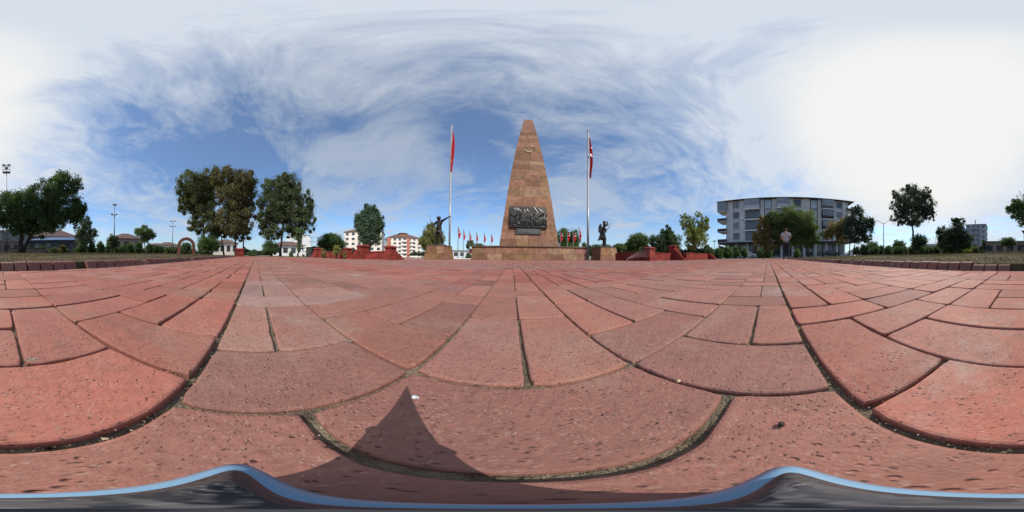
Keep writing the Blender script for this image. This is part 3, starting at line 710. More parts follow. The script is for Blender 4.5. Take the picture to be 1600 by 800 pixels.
mb = MB(); block(mb, -2.1, 2.1, -2.1, 2.1, .915, -.33, .33, -.33, .33, 14.95, .56, rs, blk=(.6, 1.5)); mb.build('shaft', M_STONE, mon)
mb = MB(); mb.frustum((0, 0), .35, .35, 14.95, (0, 0), .30, .30, 15.02); mb.build('shaft_cap', M_STONECAP, mon)
TH = math.atan2(1.77, 14.035)   # lean of the faces
def face_M(z):   # local frame on the front face at height z
    y = -2.1+(z-.915)*math.tan(TH)
    return Matrix.Translation((0, y, z)) @ Matrix.Rotation(-TH, 4, 'X')
M = face_M(2.33)
# bronze relief: slab with raised figures, spears, banners
mb = MB(); mb.box(-1.38, 1.22, -.16, -.02, 0, 1.55, M=M)
mb.box(-1.40, 1.24, -.20, -.02, -.05, .03, M=M)
for i in range(4): mb.box(-1.375+i*.65, -1.372+i*.65+.632, -.175, -.15, 0.04, 1.52, M=M)
rr = random.Random(8)
for i in range(26):
    x = -1.28+2.4*i/25+rr.uniform(-.04, .04); h = rr.uniform(.45, .95); z0 = rr.uniform(.02, .2)
    f = MB()
    mb.tube([M @ Vector((x, -.19, z0)), M @ Vector((x+rr.uniform(-.05, .05), -.215, z0+h*.5)), M @ Vector((x+rr.uniform(-.03, .03), -.2, z0+h*.82))], [.07, .085, .04], 7)
    mb.ball(M @ Vector((x+rr.uniform(-.03, .03), -.21, z0+h*.95)), .055, .055, .07, 8, 5)
    a = rr.uniform(-1.2, 1.2); mb.tube([M @ Vector((x, -.21, z0+h*.7)), M @ Vector((x+.2*math.sin(a), -.24, z0+h*.7+.16*math.cos(a)))], [.032, .02], 6)
for i in range(40):
    x = rr.uniform(-1.3, 1.15); z = rr.uniform(.05, .5); mb.ball(M @ Vector((x, -.19, z)), rr.uniform(.03, .09), .05, rr.uniform(.03, .09), 7, 4)
mb.build('relief_panel', M_BRONZE, mon, smooth=False)
silver = mat('painted_glint_metal', (.78, .77, .74), .35, .2, 5, metal=.15)  # pale colour paints in the diagonal glints along the raised banners
mb = MB()
for x, z, l, a, w in [(-1.13, 1.40, .30, 38, .045), (-.98, 1.42, .34, 36, .05), (-.84, 1.40, .40, 40, .045), (-.40, 1.30, .28, 24, .03), (-.20, 1.34, .26, 22, .05), (-.33, 1.2, .2, -10, .02), (.28, 1.49, .48, 34, .07), (.62, 1.42, .32, 30, .03), (.60, 1.12, .3, -38, .03), (.75, 1.35, .34, 36, .05), (.9, 1.2, .2, 60, .03), (.1, .95, .14, 15, .04), (.35, .75, .22, -70, .03), (.80, .42, .2, 85, .035)]:
    d = Vector((math.sin(R(a)), 0, -math.cos(R(a))))*l; p = Vector((x, -.235, z)); s = Vector((w, 0, 0))
    mb.raw([M @ q for q in (p, p+s, p+d+s*.3, p+d)]+[M @ (q+Vector((0, .03, 0))) for q in (p, p+s, p+d+s*.3, p+d)], [(3, 2, 1, 0), (0, 1, 5, 4), (1, 2, 6, 5), (2, 3, 7, 6), (3, 0, 4, 7)])
relief_hl = mb.build('relief_highlights', silver, mon)
M = face_M(1.80)
mb = MB(); mb.box(-.98, .80, -.09, -.01, 0, .46, M=M); mb.build('inscription_plaque', mat('black_granite', (.03, .035, .036), .35, .3, 6, spec=.6), mon)
mb = MB(); tr_ = random.Random(2)
for row, (x0, x1, z) in enumerate([(-.80, .58, .355), (-.80, .58, .27), (-.80, .50, .19), (.1, .68, .10)]):
    x = x0
    while x < x1:
        w = tr_.uniform(.012, .03); mb.box(x, x+w, -.094, -.0905, z, z+.034, M=M); x += w+(.012 if tr_.random() > .18 else .045)
mb.build('inscription_lettering', mat('worn_gilt', (.22, .21, .19), .5), mon)
# crescent and star emblem
def crescent(mb, M, R0, R1, off, y0, y1, n=28):
    """crescent between outer circle R0 and inner circle R1 whose centre is shifted up by off (opening upward)"""
    out = []; inn = []
    # intersection angle
    d = off; zc = (R0*R0-R1*R1+d*d)/(2*d); xc = math.sqrt(max(0, R0*R0-zc*zc)); a0 = math.atan2(zc, xc); b0 = math.atan2(zc-d, xc)
    for i in range(n+1):
        t = i/n; a = a0-(math.pi+2*a0)*t; c = b0-(math.pi+2*b0)*t
        out.append((R0*math.cos(a), R0*math.sin(a))); inn.append((R1*math.cos(c), d+R1*math.sin(c)))
    for i in range(n):
        for y in (y0,):
            mb.poly([M @ Vector((p[0], y, p[1])) for p in (out[i], out[i+1], inn[i+1], inn[i])])
        for L in (out, inn):
            mb.poly([M @ Vector((L[i][0], y0, L[i][1])), M @ Vector((L[i+1][0], y0, L[i+1][1])), M @ Vector((L[i+1][0], y1, L[i+1][1])), M @ Vector((L[i][0], y1, L[i][1]))])
def star(mb, M, c, r, y0, y1, rot=0):
    pts = [(c[0]+(r if k % 2 == 0 else r*.4)*math.sin(R(rot+36*k)), c[1]+(r if k % 2 == 0 else r*.4)*math.cos(R(rot+36*k))) for k in range(10)]
    for k in range(10):
        a, d = pts[k], pts[(k+1) % 10]
        mb.poly([M @ Vector((c[0], y0, c[1])), M @ Vector((a[0], y0, a[1])), M @ Vector((d[0], y0, d[1]))])
        mb.poly([M @ Vector((a[0], y0, a[1])), M @ Vector((a[0], y1, a[1])), M @ Vector((d[0], y1, d[1])), M @ Vector((d[0], y0, d[1]))])
M = face_M(9.75)
mb = MB(); crescent(mb, M, .23, .185, .09, -.06, 0); em = mb.build('crescent_emblem', mat('white_metal_emblem', (.38, .31, .24), .6, .1, 2), mon)
mb = MB(); star(mb, M, (0, .17), .10, -.06, 0); mb.build('star_emblem', mat('white_metal_emblem', (0, 0, 0)), mon)

# pedestals
def pedestal(cx, label, yb):
    t = thing('statue_pedestal', label, 'pedestal', (cx, 0, 0), 0, 'stone pedestals either side of the obelisk')
    m = MB(); block(m, -.72, .72, 8.68, yb+.05, 0, -.60, .60, 8.80, yb-.07, .82, .40, random.Random(int(cx*10)), blk=(.45, .8), tone=(.31, .175, .105)); m.build('masonry', M_STONE, t)
    m = MB(); m.bbox(-.63, .63, 8.77, yb-.04, .823, .87, .012); m.build('coping', M_STONECAP, t)
pedestal(-4.5, 'tapered stone pedestal under the pointing soldier, left of the obelisk', 10.1)
pedestal(5.94, 'tapered stone pedestal under the scouting soldier, right of the obelisk', 9.95)

# ------------------------------------------------------------------ figures
def skin(name, joints, edges, material, parent, sub=2, fat=1.0):
    """joints: list of (x,y,z,rx[,ry]); first is the root"""
    me = bpy.data.meshes.new(name); me.from_pydata([j[:3] for j in joints], edges, []); o = bpy.data.objects.new(name, me); COL.objects.link(o)
    s = o.modifiers.new('s', 'SKIN'); sv = me.skin_vertices[0] if me.skin_vertices else None
    if sv is None:
        bpy.context.view_layer.objects.active = o
        me.attributes  # skin layer is created with the modifier's vertices below
    if not me.skin_vertices:
        import bmesh
        bm = bmesh.new(); bm.from_mesh(me); lay = bm.verts.layers.skin.verify(); bm.to_mesh(me); bm.free()
    L = me.skin_vertices[0].data
    for i, j in enumerate(joints): L[i].radius = tuple(q*(fat if j[3] > .012 else 1) for q in (j[3], j[4] if len(j) > 4 else j[3])); L[i].use_root = (i == 0)
    s.use_smooth_shade = True; s.branch_smoothing = .4
    ss = o.modifiers.new('u', 'SUBSURF'); ss.levels = sub; ss.render_levels = sub
    dg = bpy.context.evaluated_depsgraph_get(); dg.update(); me2 = bpy.data.meshes.new_from_object(o.evaluated_get(dg))
    o.modifiers.clear(); o.data = me2; me2.materials.clear(); me2.materials.append(material); o.parent = parent
    me2.name = name
    return o
def body_graph(pose):
    """pose: dict of joint positions; returns joints, edges of a whole human figure with fingers"""
    P = {k: Vector(v) for k, v in pose.items()}; J = []; E = []; idx = {}
    def add(k, p, r, r2=None, par=None):
        idx[k] = len(J); J.append((p.x, p.y, p.z, r, r2 or r))
        if par is not None: E.append((idx[par], idx[k]))
    S = pose.get('_s', 1.0) if not isinstance(pose.get('_s', 1.0), Vector) else 1.0
    add('pel', P['pel'], .13, .10); add('waist', P['pel'].lerp(P['chest'], .5), .125, .095, 'pel'); add('chest', P['chest'], .155, .11, 'waist')
    add('neck', P['neck'], .066, .066, 'chest'); add('head0', P['neck'].lerp(P['head'], .55), .078, .084, 'neck'); add('head1', P['head'], .082, .095, 'head0')
    add('head2', P['head']+(P['head']-P['neck']).normalized()*.085, .055, .06, 'head1')
    for s in 'LR':
        add('sh'+s, P['sh'+s], .062, None, 'chest'); add('el'+s, P['el'+s], .044, None, 'sh'+s); add('wr'+s, P['wr'+s], .03, None, 'el'+s)
        d = (P['wr'+s]-P['el'+s]).normalized(); side = d.cross(Vector((0, 0, 1)) if abs(d.z) < .8 else Vector((0, 1, 0))).normalized(); nrm = d.cross(side)
        add('palm'+s, P['wr'+s]+d*.055, .034, .018, 'wr'+s)
        for k in range(4):
            off = side*(.028*(k-1.5)/1.5)
            add(f'f{s}{k}', P['wr'+s]+d*.10+off, .0095, None, 'palm'+s); add(f'g{s}{k}', P['wr'+s]+d*(.15-.012*abs(k-1.2))+off+nrm*.015, .008, None, f'f{s}{k}')
        add('th'+s, P['wr'+s]+d*.06+side*.042, .0105, None, 'palm'+s); add('tj'+s, P['wr'+s]+d*.095+side*.055+nrm*.01, .0085, None, 'th'+s)
        add('hip'+s, P['hip'+s], .095, None, 'pel'); add('kn'+s, P['kn'+s], .062, None, 'hip'+s); add('an'+s, P['an'+s], .042, None, 'kn'+s)
        f = P['toe'+s]-P['an'+s]; add('heel'+s, P['an'+s]+Vector((0, 0, -.045)), .042, .038, 'an'+s); add('toe'+s, P['toe'+s], .034, .028, 'heel'+s)
    return J, E
def rod(t, name, pts, rads, m, n=7):
    mb = MB(); mb.tube(pts, rads, n); return mb.build(name, m, t, smooth=True)

# statue 1: helmeted soldier, arm pointing right, rifle in the other hand (faces -y)
s1 = thing('soldier_statue', 'dark bronze statue of a helmeted soldier pointing to the right with a rifle', 'statue', (-4.52, 9.35, .87), R(-4), 'bronze soldier statues')
mb = MB(); mb.lathe([(.50, 0), (.52, .03), (.47, .06), (.30, .09), (.1, .10)], 14, (0, 0, .001), 1.1, .8); mb.build('rocky_base', M_BRONZE, s1, smooth=True)
Jn, Ed = body_graph(dict(pel=(0, 0, 1.05), chest=(.02, 0, 1.48), neck=(.0, -.01, 1.68), head=(-.01, -.03, 1.80), shL=(.22, 0, 1.60), elL=(.48, -.05, 1.70), wrL=(.76, -.08, 1.80),
    shR=(-.21, 0, 1.60), elR=(-.40, .02, 1.38), wrR=(-.42, -.16, 1.22), hipL=(.11, 0, .98), knL=(.19, -.05, .55), anL=(.22, .05, .17), toeL=(.26, -.13, .12),
    hipR=(-.11, 0, .98), knR=(-.15, -.02, .55), anR=(-.20, .06, .17), toeR=(-.25, -.12, .12)))
skin('body', Jn, Ed, M_BRONZE, s1, fat=1.42)
mb = MB(); mb.lathe([(.120, 0), (.140, .008), (.130, .05), (.125, .10), (.085, .15), (.02, .17)], 16, (-.01, -.03, 1.775), 1.02, 1.12); mb.build('helmet', M_BRONZE, s1, smooth=True)
mb = MB(); mb.lathe([(.235, 0), (.215, .12), (.165, .28), (.15, .36)], 14, (0, 0, .80), 1, .78); mb.build('tunic_skirt', M_BRONZE, s1, smooth=True)
mb = MB(); mb.lathe([(.175, 0), (.178, .05)], 14, (0, 0, 1.13), 1, .8)
for x in (-.11, -.05, .05, .11): mb.bbox(x-.028, x+.028, -.19, -.13, 1.11, 1.21, .01)
mb.build('belt_pouches', M_BRONZE, s1)
rod(s1, 'strap', [(-.17, -.10, 1.62), (0, -.16, 1.42), (.15, -.13, 1.18)], .018, M_BRONZE, 5)
rod(s1, 'rifle', [(-.30, -.18, .70), (-.40, -.19, 1.10), (-.46, -.18, 1.38), (-.60, -.16, 1.90), (-.66, -.15, 2.12)], [.045, .035, .024, .014, .008], M_BRONZE)
# statue 2: scout in profile facing right, hand at brow, rifle forward, pack and coat behind
s2 = thing('soldier_statue', 'dark bronze statue of a soldier in profile shading his eyes, pack on his back', 'statue', (5.86, 9.35, .87), R(-22), 'bronze soldier statues')
mb = MB(); mb.lathe([(.50, 0), (.52, .03), (.46, .05), (.28, .07), (.1, .08)], 14, (0.05, 0, .001), 1.15, .8); mb.build('rocky_base', M_BRONZE, s2, smooth=True)
Jn, Ed = body_graph(dict(pel=(0, 0, .96), chest=(.03, 0, 1.36), neck=(.05, 0, 1.56), head=(.09, 0, 1.68), shL=(.04, .20, 1.46), elL=(.22, .24, 1.30), wrL=(.20, .10, 1.14),
    shR=(.05, -.20, 1.47), elR=(.30, -.20, 1.55), wrR=(.27, -.06, 1.74), hipL=(0, .10, .90), knL=(.06, .11, .50), anL=(.02, .11, .14), toeL=(.18, .12, .09),
    hipR=(0, -.10, .90), knR=(.10, -.11, .50), anR=(.12, -.11, .14), toeR=(.28, -.12, .09)))
skin('body', Jn, Ed, M_BRONZE, s2, fat=1.42)
mb = MB(); mb.lathe([(.10, 0), (.115, .02), (.10, .09), (.05, .12)], 14, (.08, 0, 1.72), 1.1, 1); mb.box(.17, .27, -.07, .07, 1.735, 1.75); mb.build('peaked_cap', M_BRONZE, s2, smooth=True)
mb = MB(); mb.bbox(-.32, -.10, -.19, .19, 1.04, 1.48, .05); mb.tube([(-.21, -.24, 1.50), (-.21, .24, 1.50)], .075, 10); mb.build('backpack', M_BRONZE, s2, smooth=False)
mb = MB(); mb.lathe([(.27, 0), (.23, .2), (.17, .42), (.16, .5)], 14, (-.05, 0, .52), 1.05, .85); mb.build('greatcoat', M_BRONZE, s2, smooth=True)
mb = MB(); mb.raw([(-.12, -.2, .95), (-.12, .2, .95), (-.40, .17, .48), (-.40, -.17, .48), (-.20, -.2, .5), (-.20, .2, .5)], [(0, 1, 2, 3), (0, 3, 4), (1, 5, 2), (3, 2, 5, 4)]); mb.build('coat_tail', M_BRONZE, s2)
rod(s2, 'rifle', [(.02, .05, .90), (.18, .03, 1.12), (.34, .02, 1.34), (.52, 0, 1.58), (.63, 0, 1.74)], [.045, .035, .024, .014, .009], M_BRONZE)

# ------------------------------------------------------------------ flagpoles and flags
M_FLAG = mat('red_flag_cloth', (.62, .018, .03), .7, .15, 3, trans=.25)
def hanging_flag(t, top, L, Wd, drift, show, seed):
    """limp flag: folded cloth hanging from the halyard, real folds; white marks where they show"""
    n, m = 26, 34; rs_ = random.Random(seed); mbf = MB(); pts = []
    for j in range(m+1):
        w = j/m; z = top-L*w
        halfw = Wd*(.18+.82*math.sin(math.pi*min(1, (w*1.05+.04)))**.8)*(1-.25*w)
        for i in range(n+1):
            s = i/n; fold = math.sin(s*22+seed)*.10*(1-.3*w)+math.sin(s*9+w*5)*.05
            pts.append((.09+s*halfw+drift*w, fold*(.4+w), z-s*L*.10+math.sin(s*17+w*4)*.02))
    o = MB(); o.v = pts
    for j in range(m):
        for i in range(n):
            a = j*(n+1)+i; o.f.append((a, a+n+1, a+n+2, a+1)); o.c.append((1, 1, 1))
    fo = o.build('flag', M_FLAG, t, smooth=True)
    if show:
        k = MB(); I = Matrix.Translation((.09+Wd*.45, -.19, top-L*.56)) @ Matrix.Rotation(R(70), 4, 'Y')
        crescent(k, I, Wd*.55, Wd*.42, Wd*.18, -.01, .02); k.build('white_crescent', M_WHITE, fo); k = MB(); star(k, Matrix.Translation((.09+Wd*.30+drift*.3, -.19, top-L*.36)), (0, 0), Wd*.34, -.01, .02, 20)
        k.build('white_star', M_WHITE, fo)
    return fo
def flagpole(u, D, H, label, show, seed, r0=.075, group='tall steel flagpoles beside the obelisk'):
    p = at(u, 403, D)
    t = thing('flagpole', label, 'flagpole', (p.x, p.y, -.01), R(0), group)
    m = MB(); m.lathe([(.16, 0), (.16, .03), (.10, .05), (.09, .12)], 14); m.build('base_plate', M_DSTEEL, t, smooth=False)
    m = MB(); m.tube([(0, 0, .03), (0, 0, H*.33), (0, 0, H*.331), (0, 0, H*.66), (0, 0, H*.661), (0, 0, H)], [r0, r0, r0*.85, r0*.85, r0*.72, r0*.72], 12); m.build('pole', M_STEEL, t, smooth=True)
    m = MB(); m.lathe([(.03, 0), (.085, .02), (.085, .05), (.02, .09)], 12, (0, 0, H)); m.tube([(0, 0, H+.02), (.20, -.03, H+.03)], .015, 6); m.build('pulley_cap', M_STEEL, t)
    m = MB(); m.tube([(.10, -.04, H), (.085, -.03, H*.5), (.08, -.02, 1.2)], .006, 4); m.build('halyard', M_WHITE, t)
    return t
fp = flagpole(702.2, 11.6, at(708, 195, 11.6).z, 'tall steel flagpole with limp red flag left of the obelisk', False, 1)
hanging_flag(fp, at(708, 204, 11.6).z, 4.4, .25, -.02, False, 3)
fp2 = flagpole(918.6, 11.45, at(923, 205, 11.45).z, 'tall steel flagpole right of the obelisk, red flag with white crescent and star', True, 2)
hanging_flag(fp2, at(926, 213, 11.45).z, 4.1, .27, .10, True, 5)
# small flags behind
def small_flag(H, seed, D):
    t = thing('small_flagpole', 'x', 'flagpole', (0, 0, 0), 0, 'row of small red flags behind the monument')
    m = MB(); m.tube([(0, 0, 0), (0, 0, H)], [.07, .05], 7); m.ball((0, 0, H+.04), .08, n=8, m=5); m.build('pole', M_DSTEEL, t)
    n_, m_ = 6, 12; L = H*.30; o = MB()
    for j in range(m_+1):
        for i in range(n_+1):
            w, s = j/m_, i/n_; o.v.append((.07+s*(.15+.22*math.sin(math.pi*min(1, w*1.1))), math.sin(s*9+seed)*.12, H*.97-L*w-s*.4))
    for j in range(m_):
        for i in range(n_): a = j*(n_+1)+i; o.f.append((a, a+n_+1, a+n_+2, a+1)); o.c.append((1, 1, 1))
    f = o.build('flag', M_FLAG, t, smooth=True)
    k = MB(); I = Matrix.Translation((.30, -.16, H*.97-L*.42)); star(k, I, (0, .18), .10, -.01, .01, 10); k.build('white_star', M_WHITE, f); k = MB(); crescent(k, I @ Matrix.Translation((0, 0, -.12)), .13, .095, .05, -.01, .01); k.build('white_crescent', M_WHITE, f)
    return t
words = ['leftmost', 'second', 'third', 'fourth', 'fifth', 'sixth']
for i, (u, vt) in enumerate([(715.5, 354), (723.5, 358.5), (733.2, 361), (744, 362.5), (756, 364), (767.5, 365)]):
    D = 27+i*2.6; p = at(u, 402, D); H = at(u, vt, D).z
    t = small_flag(H, i, D); t.location = (p.x, p.y, -.03); t['label'] = f'small red flag, {words[i]} from the left in the row left of the obelisk'
for i, (u, vt, lb) in enumerate([(875.5, 359.5, 'small red flag nearest the right edge of the obelisk'), (886.5, 359, 'small red flag, second from the obelisk on its right side'), (895.5, 360, 'small red flag, third from the obelisk on its right side'), (904.5, 355.5, 'small red flag nearest the right tall flagpole')]):
    D = 27-i*1.2; p = at(u, 402, D); t = small_flag(at(u, vt, D).z, i+7, D); t.location = (p.x, p.y, -.03); t['label'] = lb
p = at(734, 398, 22); t = thing('low_banner', 'little red banner on a post low beside the monument platform', 'banner', (p.x, p.y, -.04))
mb = MB(); mb.tube([(0, 0, 0), (0, 0, 1.5)], .03, 6); mb.build('post', M_DSTEEL, t)
mb = MB(); mb.box(.03, .32, -.01, .01, .75, 1.4); mb.build('cloth', M_FLAG, t)

# ------------------------------------------------------------------ red brick planters
def red_wall(x0, x1, y0, y1, h, label):
    t = thing('planter_wall', label, 'wall', ((x0+x1)/2, (y0+y1)/2, 0), 0, 'low red brick planter walls'); m = MB()
    w, d = (x1-x0)/2, (y1-y0)/2; rs_ = random.Random(int(x0*31+y0*7)); n = max(1, int(h/.075))
    m.box(-w+.004, w-.004, -d+.004, d-.004, 0, h-.05, (.75, .7, .7))
    for j in range(n):      # each course a row of bricks
        z0 = j*(h-.05)/n; z1 = (j+1)*(h-.05)/n-.008; L = 2*w if w > d else 2*d; off = -.11*(j % 2)
        q = off
        while q < L:
            a, b_ = max(0, q), min(L, q+.212); tt = rs_.uniform(.75, 1.15); q += .22
            if b_-a < .02: continue
            if w > d: m.box(-w+a, -w+b_, -d, d, z0, z1, (tt, tt, tt))
            else: m.box(-w, w, -d+a, -d+b_, z0, z1, (tt, tt, tt))
    m.build('brickwork', M_REDB, t)
    m = MB(); q = 0; L = 2*max(w, d)
    while q < L:
        b_ = min(L, q+.10); tt = rs_.uniform(.8, 1.15)
        if w > d: m.box(-w+q, -w+b_-.006, -d-.02, d+.02, h-.045, h, (tt, tt, tt))
        else: m.box(-w-.02, w+.02, -d+q, -d+b_-.006, h-.045, h, (tt, tt, tt))
        q += .10
    m.build('coping', M_REDB, t)
M_REDB = mat('red_painted_brick_t', (.25, .040, .032), .85, .5, 3.5, tint=True, col2=(.16, .038, .032), bump=.3, bscale=50, spec=.2)
def pillar(x, y, w, h, label, steps=None, cap=True, group='red brick planter pillars'):
    """pillar with an optional stepped buttress: steps=(dx,dy,length,n)"""
    t = thing('brick_pillar', label, 'pillar', (x, y, 0), 0, group); m = MB(); rs_ = random.Random(int(x*13+y*7)); n = int(h/.075)
    for j in range(n):
        z0, z1 = j*h/n, (j+1)*h/n-.007; tt = rs_.uniform(.78, 1.12); o = 0 if j % 2 else .002
        m.box(-w/2+o, w/2-o, -w/2+o, w/2-o, z0, z1, (tt, tt, tt))
    m.box(-w/2+.01, w/2-.01, -w/2+.01, w/2-.01, 0, h, (.7, .65, .65)); m.build('shaft', M_REDB, t)
    if cap:
        m = MB(); m.bbox(-w/2-.045, w/2+.045, -w/2-.045, w/2+.045, h+.001, h+.05, .012); m.frustum((0, 0), w/2+.0, w/2+.0, h+.051, (0, 0), w/2-.08, w/2-.08, h+.085); m.build('cap', M_REDB, t)
    if steps:
        dx, dy, L, hh, ns = steps; m = MB()
        for k in range(ns):
            a, c = w/2+L*k/ns, w/2+L*(k+1)/ns; z = hh*(1-k/ns)
            if dx: q = sorted((dx*a, dx*c)); m.box(q[0], q[1], -w/2+.03, w/2-.03, 0, z, (1-.1*(k % 2),)*3)
            else: q = sorted((dy*a, dy*c)); m.box(-w/2+.03, w/2-.03, q[0], q[1], 0, z, (1-.1*(k % 2),)*3)
        m.build('stepped_wing', M_REDB, t)
# right side zigzag
red_wall(6.10, 6.32, 5.75, 8.3, .47, 'shaded red brick planter wall running back beside the sprinkler')
pillar(6.24, 5.55, .40, .62, 'short red brick pillar at the corner right of the sprinkler')
red_wall(6.44, 8.15, 5.46, 5.68, .43, 'sunlit plain red brick wall between the two right pillars')
pillar(8.40, 5.50, .46, .82, 'taller red brick pillar with stepped wing at the right planter', (0, -1, .62, .60, 5))
red_wall(8.45, 12.0, 4.62, 4.84, .46, 'long sunlit red planter wall dappled by the yellow-green tree')
pillar(12.2, 4.70, .40, .50, 'low stepped end pillar of the right planter beside the dark car', (0, -1, .5, .42, 4), cap=False)
# left side
red_wall(-6.05, -4.72, 4.80, 5.02, .37, 'sunlit red brick wall between the two left pillars')
pillar(-4.52, 4.90, .34, .50, 'short red brick pillar left of the pointing soldier pedestal', (0, 1, .55, .36, 4))
pillar(-6.25, 4.80, .42, .60, 'tall red brick pillar with stepped wing, in front of the oval tree', (0, -1, .55, .46, 5))
red_wall(-10.6, -6.3, 3.98, 4.20, .36, 'long low red planter wall left of the stepped pillar')
pillar(-10.0, 4.0, .44, .56, 'red brick pillar with orange plant at the left end of the planter', (-1, 0, .8, .40, 4))
pillar(-8.9, 5.6, .40, .58, 'small red brick pillar set back behind the long left planter wall')
pillar(-10.3, -1.02, .50, .44, 'squat isolated red brick pillar at the end of the rear kerb', None)

# ------------------------------------------------------------------ brick arch on the lawn
p = at(291, 393, 20); ar = thing('brick_arch', 'round red-brown brick arch standing on the lawn edge', 'arch', (p.x, p.y, .12), math.atan2(p.y, p.x)+math.pi/2)
mb = MB(); n = 26; ro, ri, hs = 1.10, .74, .95; q = []
prof = [(-ro, 0), (-ro, hs)]+[(-ro*math.cos(math.pi*i/n), hs+ro*math.sin(math.pi*i/n)) for i in range(1, n)]+[(ro, hs), (ro, 0)]
prin = [(-ri, 0), (-ri, hs)]+[(-ri*math.cos(math.pi*i/n), hs+ri*math.sin(math.pi*i/n)) for i in range(1, n)]+[(ri, hs), (ri, 0)]
for i in range(len(prof)-1):
    a, c, d, e = prof[i], prof[i+1], prin[i+1], prin[i]; tt = (.85, 1.1)[i % 2]; T = (tt, tt, tt)
    for y, fl_ in ((-.16, 0), (.16, 1)):
        qq = [(a[0], y, a[1]), (c[0], y, c[1]), (d[0], y, d[1]), (e[0], y, e[1])]; mb.poly(qq if fl_ else qq[::-1], T)
    mb.poly([(a[0], -.16, a[1]), (c[0], -.16, c[1]), (c[0], .16, c[1]), (a[0], .16, a[1])], T); mb.poly([(e[0], .16, e[1]), (d[0], .16, d[1]), (d[0], -.16, d[1]), (e[0], -.16, e[1])], T)
mb.build('arch_ring', mat('arch_brick', (.26, .10, .075), .9, .25, 6, tint=True), ar)
mb = MB(); mb.bbox(-1.2, -.7, -.22, .22, -.05, .12, .01); mb.build('footing', mat('arch_brick', (0, 0, 0)), ar); mb = MB(); mb.bbox(.7, 1.2, -.22, .22, -.05, .12, .01); mb.build('footing', mat('arch_brick', (0, 0, 0)), ar)

# ------------------------------------------------------------------ lamps and masts
def pole_thing(name, label, cat, u, D, vt, zb=.15, r=.07, group=None):
    p = at(u, 395, D); t = thing(name, label, cat, (p.x, p.y, zb), math.atan2(p.y, p.x)-math.pi/2, group); H = at(u, vt, D).z-zb
    m = MB(); m.lathe([(r*2.0, 0), (r*2.0, .05), (r*1.3, .08), (r*1.2, .25)], 10); m.build('base', M_DSTEEL, t)
    m = MB(); m.tube([(0, 0, .05), (0, 0, H*.5), (0, 0, H)], [r, r*.8, r*.6], 10); m.build('pole', M_DSTEEL, t, smooth=True)
    return t, H
t, H = pole_thing('floodlight_mast', 'tall thin floodlight mast with a square head of lamps', 'floodlight', 11, 26, 270, r=.11)
mb = MB(); mb.box(-.6, .6, -.3, .3, 0, .06); mb.box(-.62, .62, -.32, -.29, .06, .10); [mb.tube([(x, y, 0), (x, y, .9)], .02, 5) for x in (-.6, .6) for y in (-.3, .3)]
for z in (.9, .45): mb.tube([(-.62, -.3, z), (.62, -.3, z)], .03, 5); mb.tube([(-.62, .3, z), (.62, .3, z)], .03, 5)
mb.tube([(0, 0, 0), (0, 0, 1.5)], .05, 6); mb.tube([(-.6, 0, 1.45), (.6, 0, 1.45)], .04, 6)
mb.build('head_platform', M_DSTEEL, t, loc=(0, 0, H))
for (x, z) in ((-.40, 1.6), (.40, 1.6), (0, 1.0)):
    m = MB(); m.bbox(x-.26, x+.26, -.12, .10, z-.2, z+.2, .03); fo = m.build('floodlight', mat('lamp_housing', (.16, .17, .18), .5, .1, 2), t, loc=(0, 0, H))
    m = MB(); m.box(x-.22, x+.22, -.135, -.121, z-.16, z+.16); m.build('lens', M_FROST, fo)
t, H = pole_thing('thin_mast', 'dark thin pole left of the floodlight mast, under the mulberry crown', 'pole', 1.5, 22, 343, r=.06)
t, H = pole_thing('lamp_post', 'grey lamp post with small double lamp head above the rear hedge', 'lamp post', 178.5, 18, 336, r=.09)
mb = MB(); mb.tube([(0, 0, H), (0, 0, at(179, 322, 18).z-.15)], .03, 6); mb.box(-.35, .3, -.04, .04, H-.02, H+.05); mb.ball((-.28, 0, H+.12), .12, .1, .08); mb.ball((.25, 0, H+.1), .1, .1, .07); mb.build('bracket', M_DSTEEL, t)
mb = MB(); Z = at(179, 322, 18).z-.1; mb.lathe([(.05, 0), (.17, .05), (.20, .12), (.12, .2)], 10, (.08, 0, Z)); mb.ball((-.12, 0, Z+.1), .1); mb.build('lamp_head', M_DSTEEL, t)
for (u, D, vt, lb) in [(269.5, 30, 346, 'thin double-headed lamp post left of the brick arch'), (487, 34, 371, 'thin lamp post right of the white hall')]:
    t, H = pole_thing('lamp_post', lb, 'lamp post', u, D, vt, .05, .08)
    mb = MB(); [mb.box(-.5, .5, -.05, .05, H-z, H-z+.07) for z in (.0, 1.0)]; [mb.ball((x, 0, H-z+.1), .16, .14, .1) for x in (-.42, .42) for z in (0, 1.0)]; mb.build('lamp_arms', M_DSTEEL, t)
t, H = pole_thing('street_lamp', 'tall pale street lamp with two long outstretched arms', 'street lamp', 1381, 30, 349, .0, .10)
for s in (-1, 1):
    mb = MB(); mb.tube([(0, 0, H-.1), (s*.7, 0, H+.35), (s*1.1, 0, H+.50)], [.05, .04, .03], 6); a_ = mb.build('arm', M_STEEL, t)
    mb = MB(); mb.bbox(min(s*1.0, s*1.55), max(s*1.0, s*1.55), -.1, .1, H+.46, H+.55, .03); mb.build('lamp_head', M_DSTEEL, a_)
t, H = pole_thing('street_lamp', 'small far street lamp between the yellow-green tree and the water tower', 'street lamp', 1116.5, 45, 378, 0, .08)
mb = MB(); mb.lathe([(.1, 0), (.45, .15), (.45, .3), (.1, .5)], 10, (0, 0, H)); mb.build('lamp_head', M_WHITE, t)
p = at(1124.5, 395, 160); t = thing('water_tower', 'far pale stepped tower on the horizon right of the yellow-green tree', 'tower', (p.x, p.y, 0))
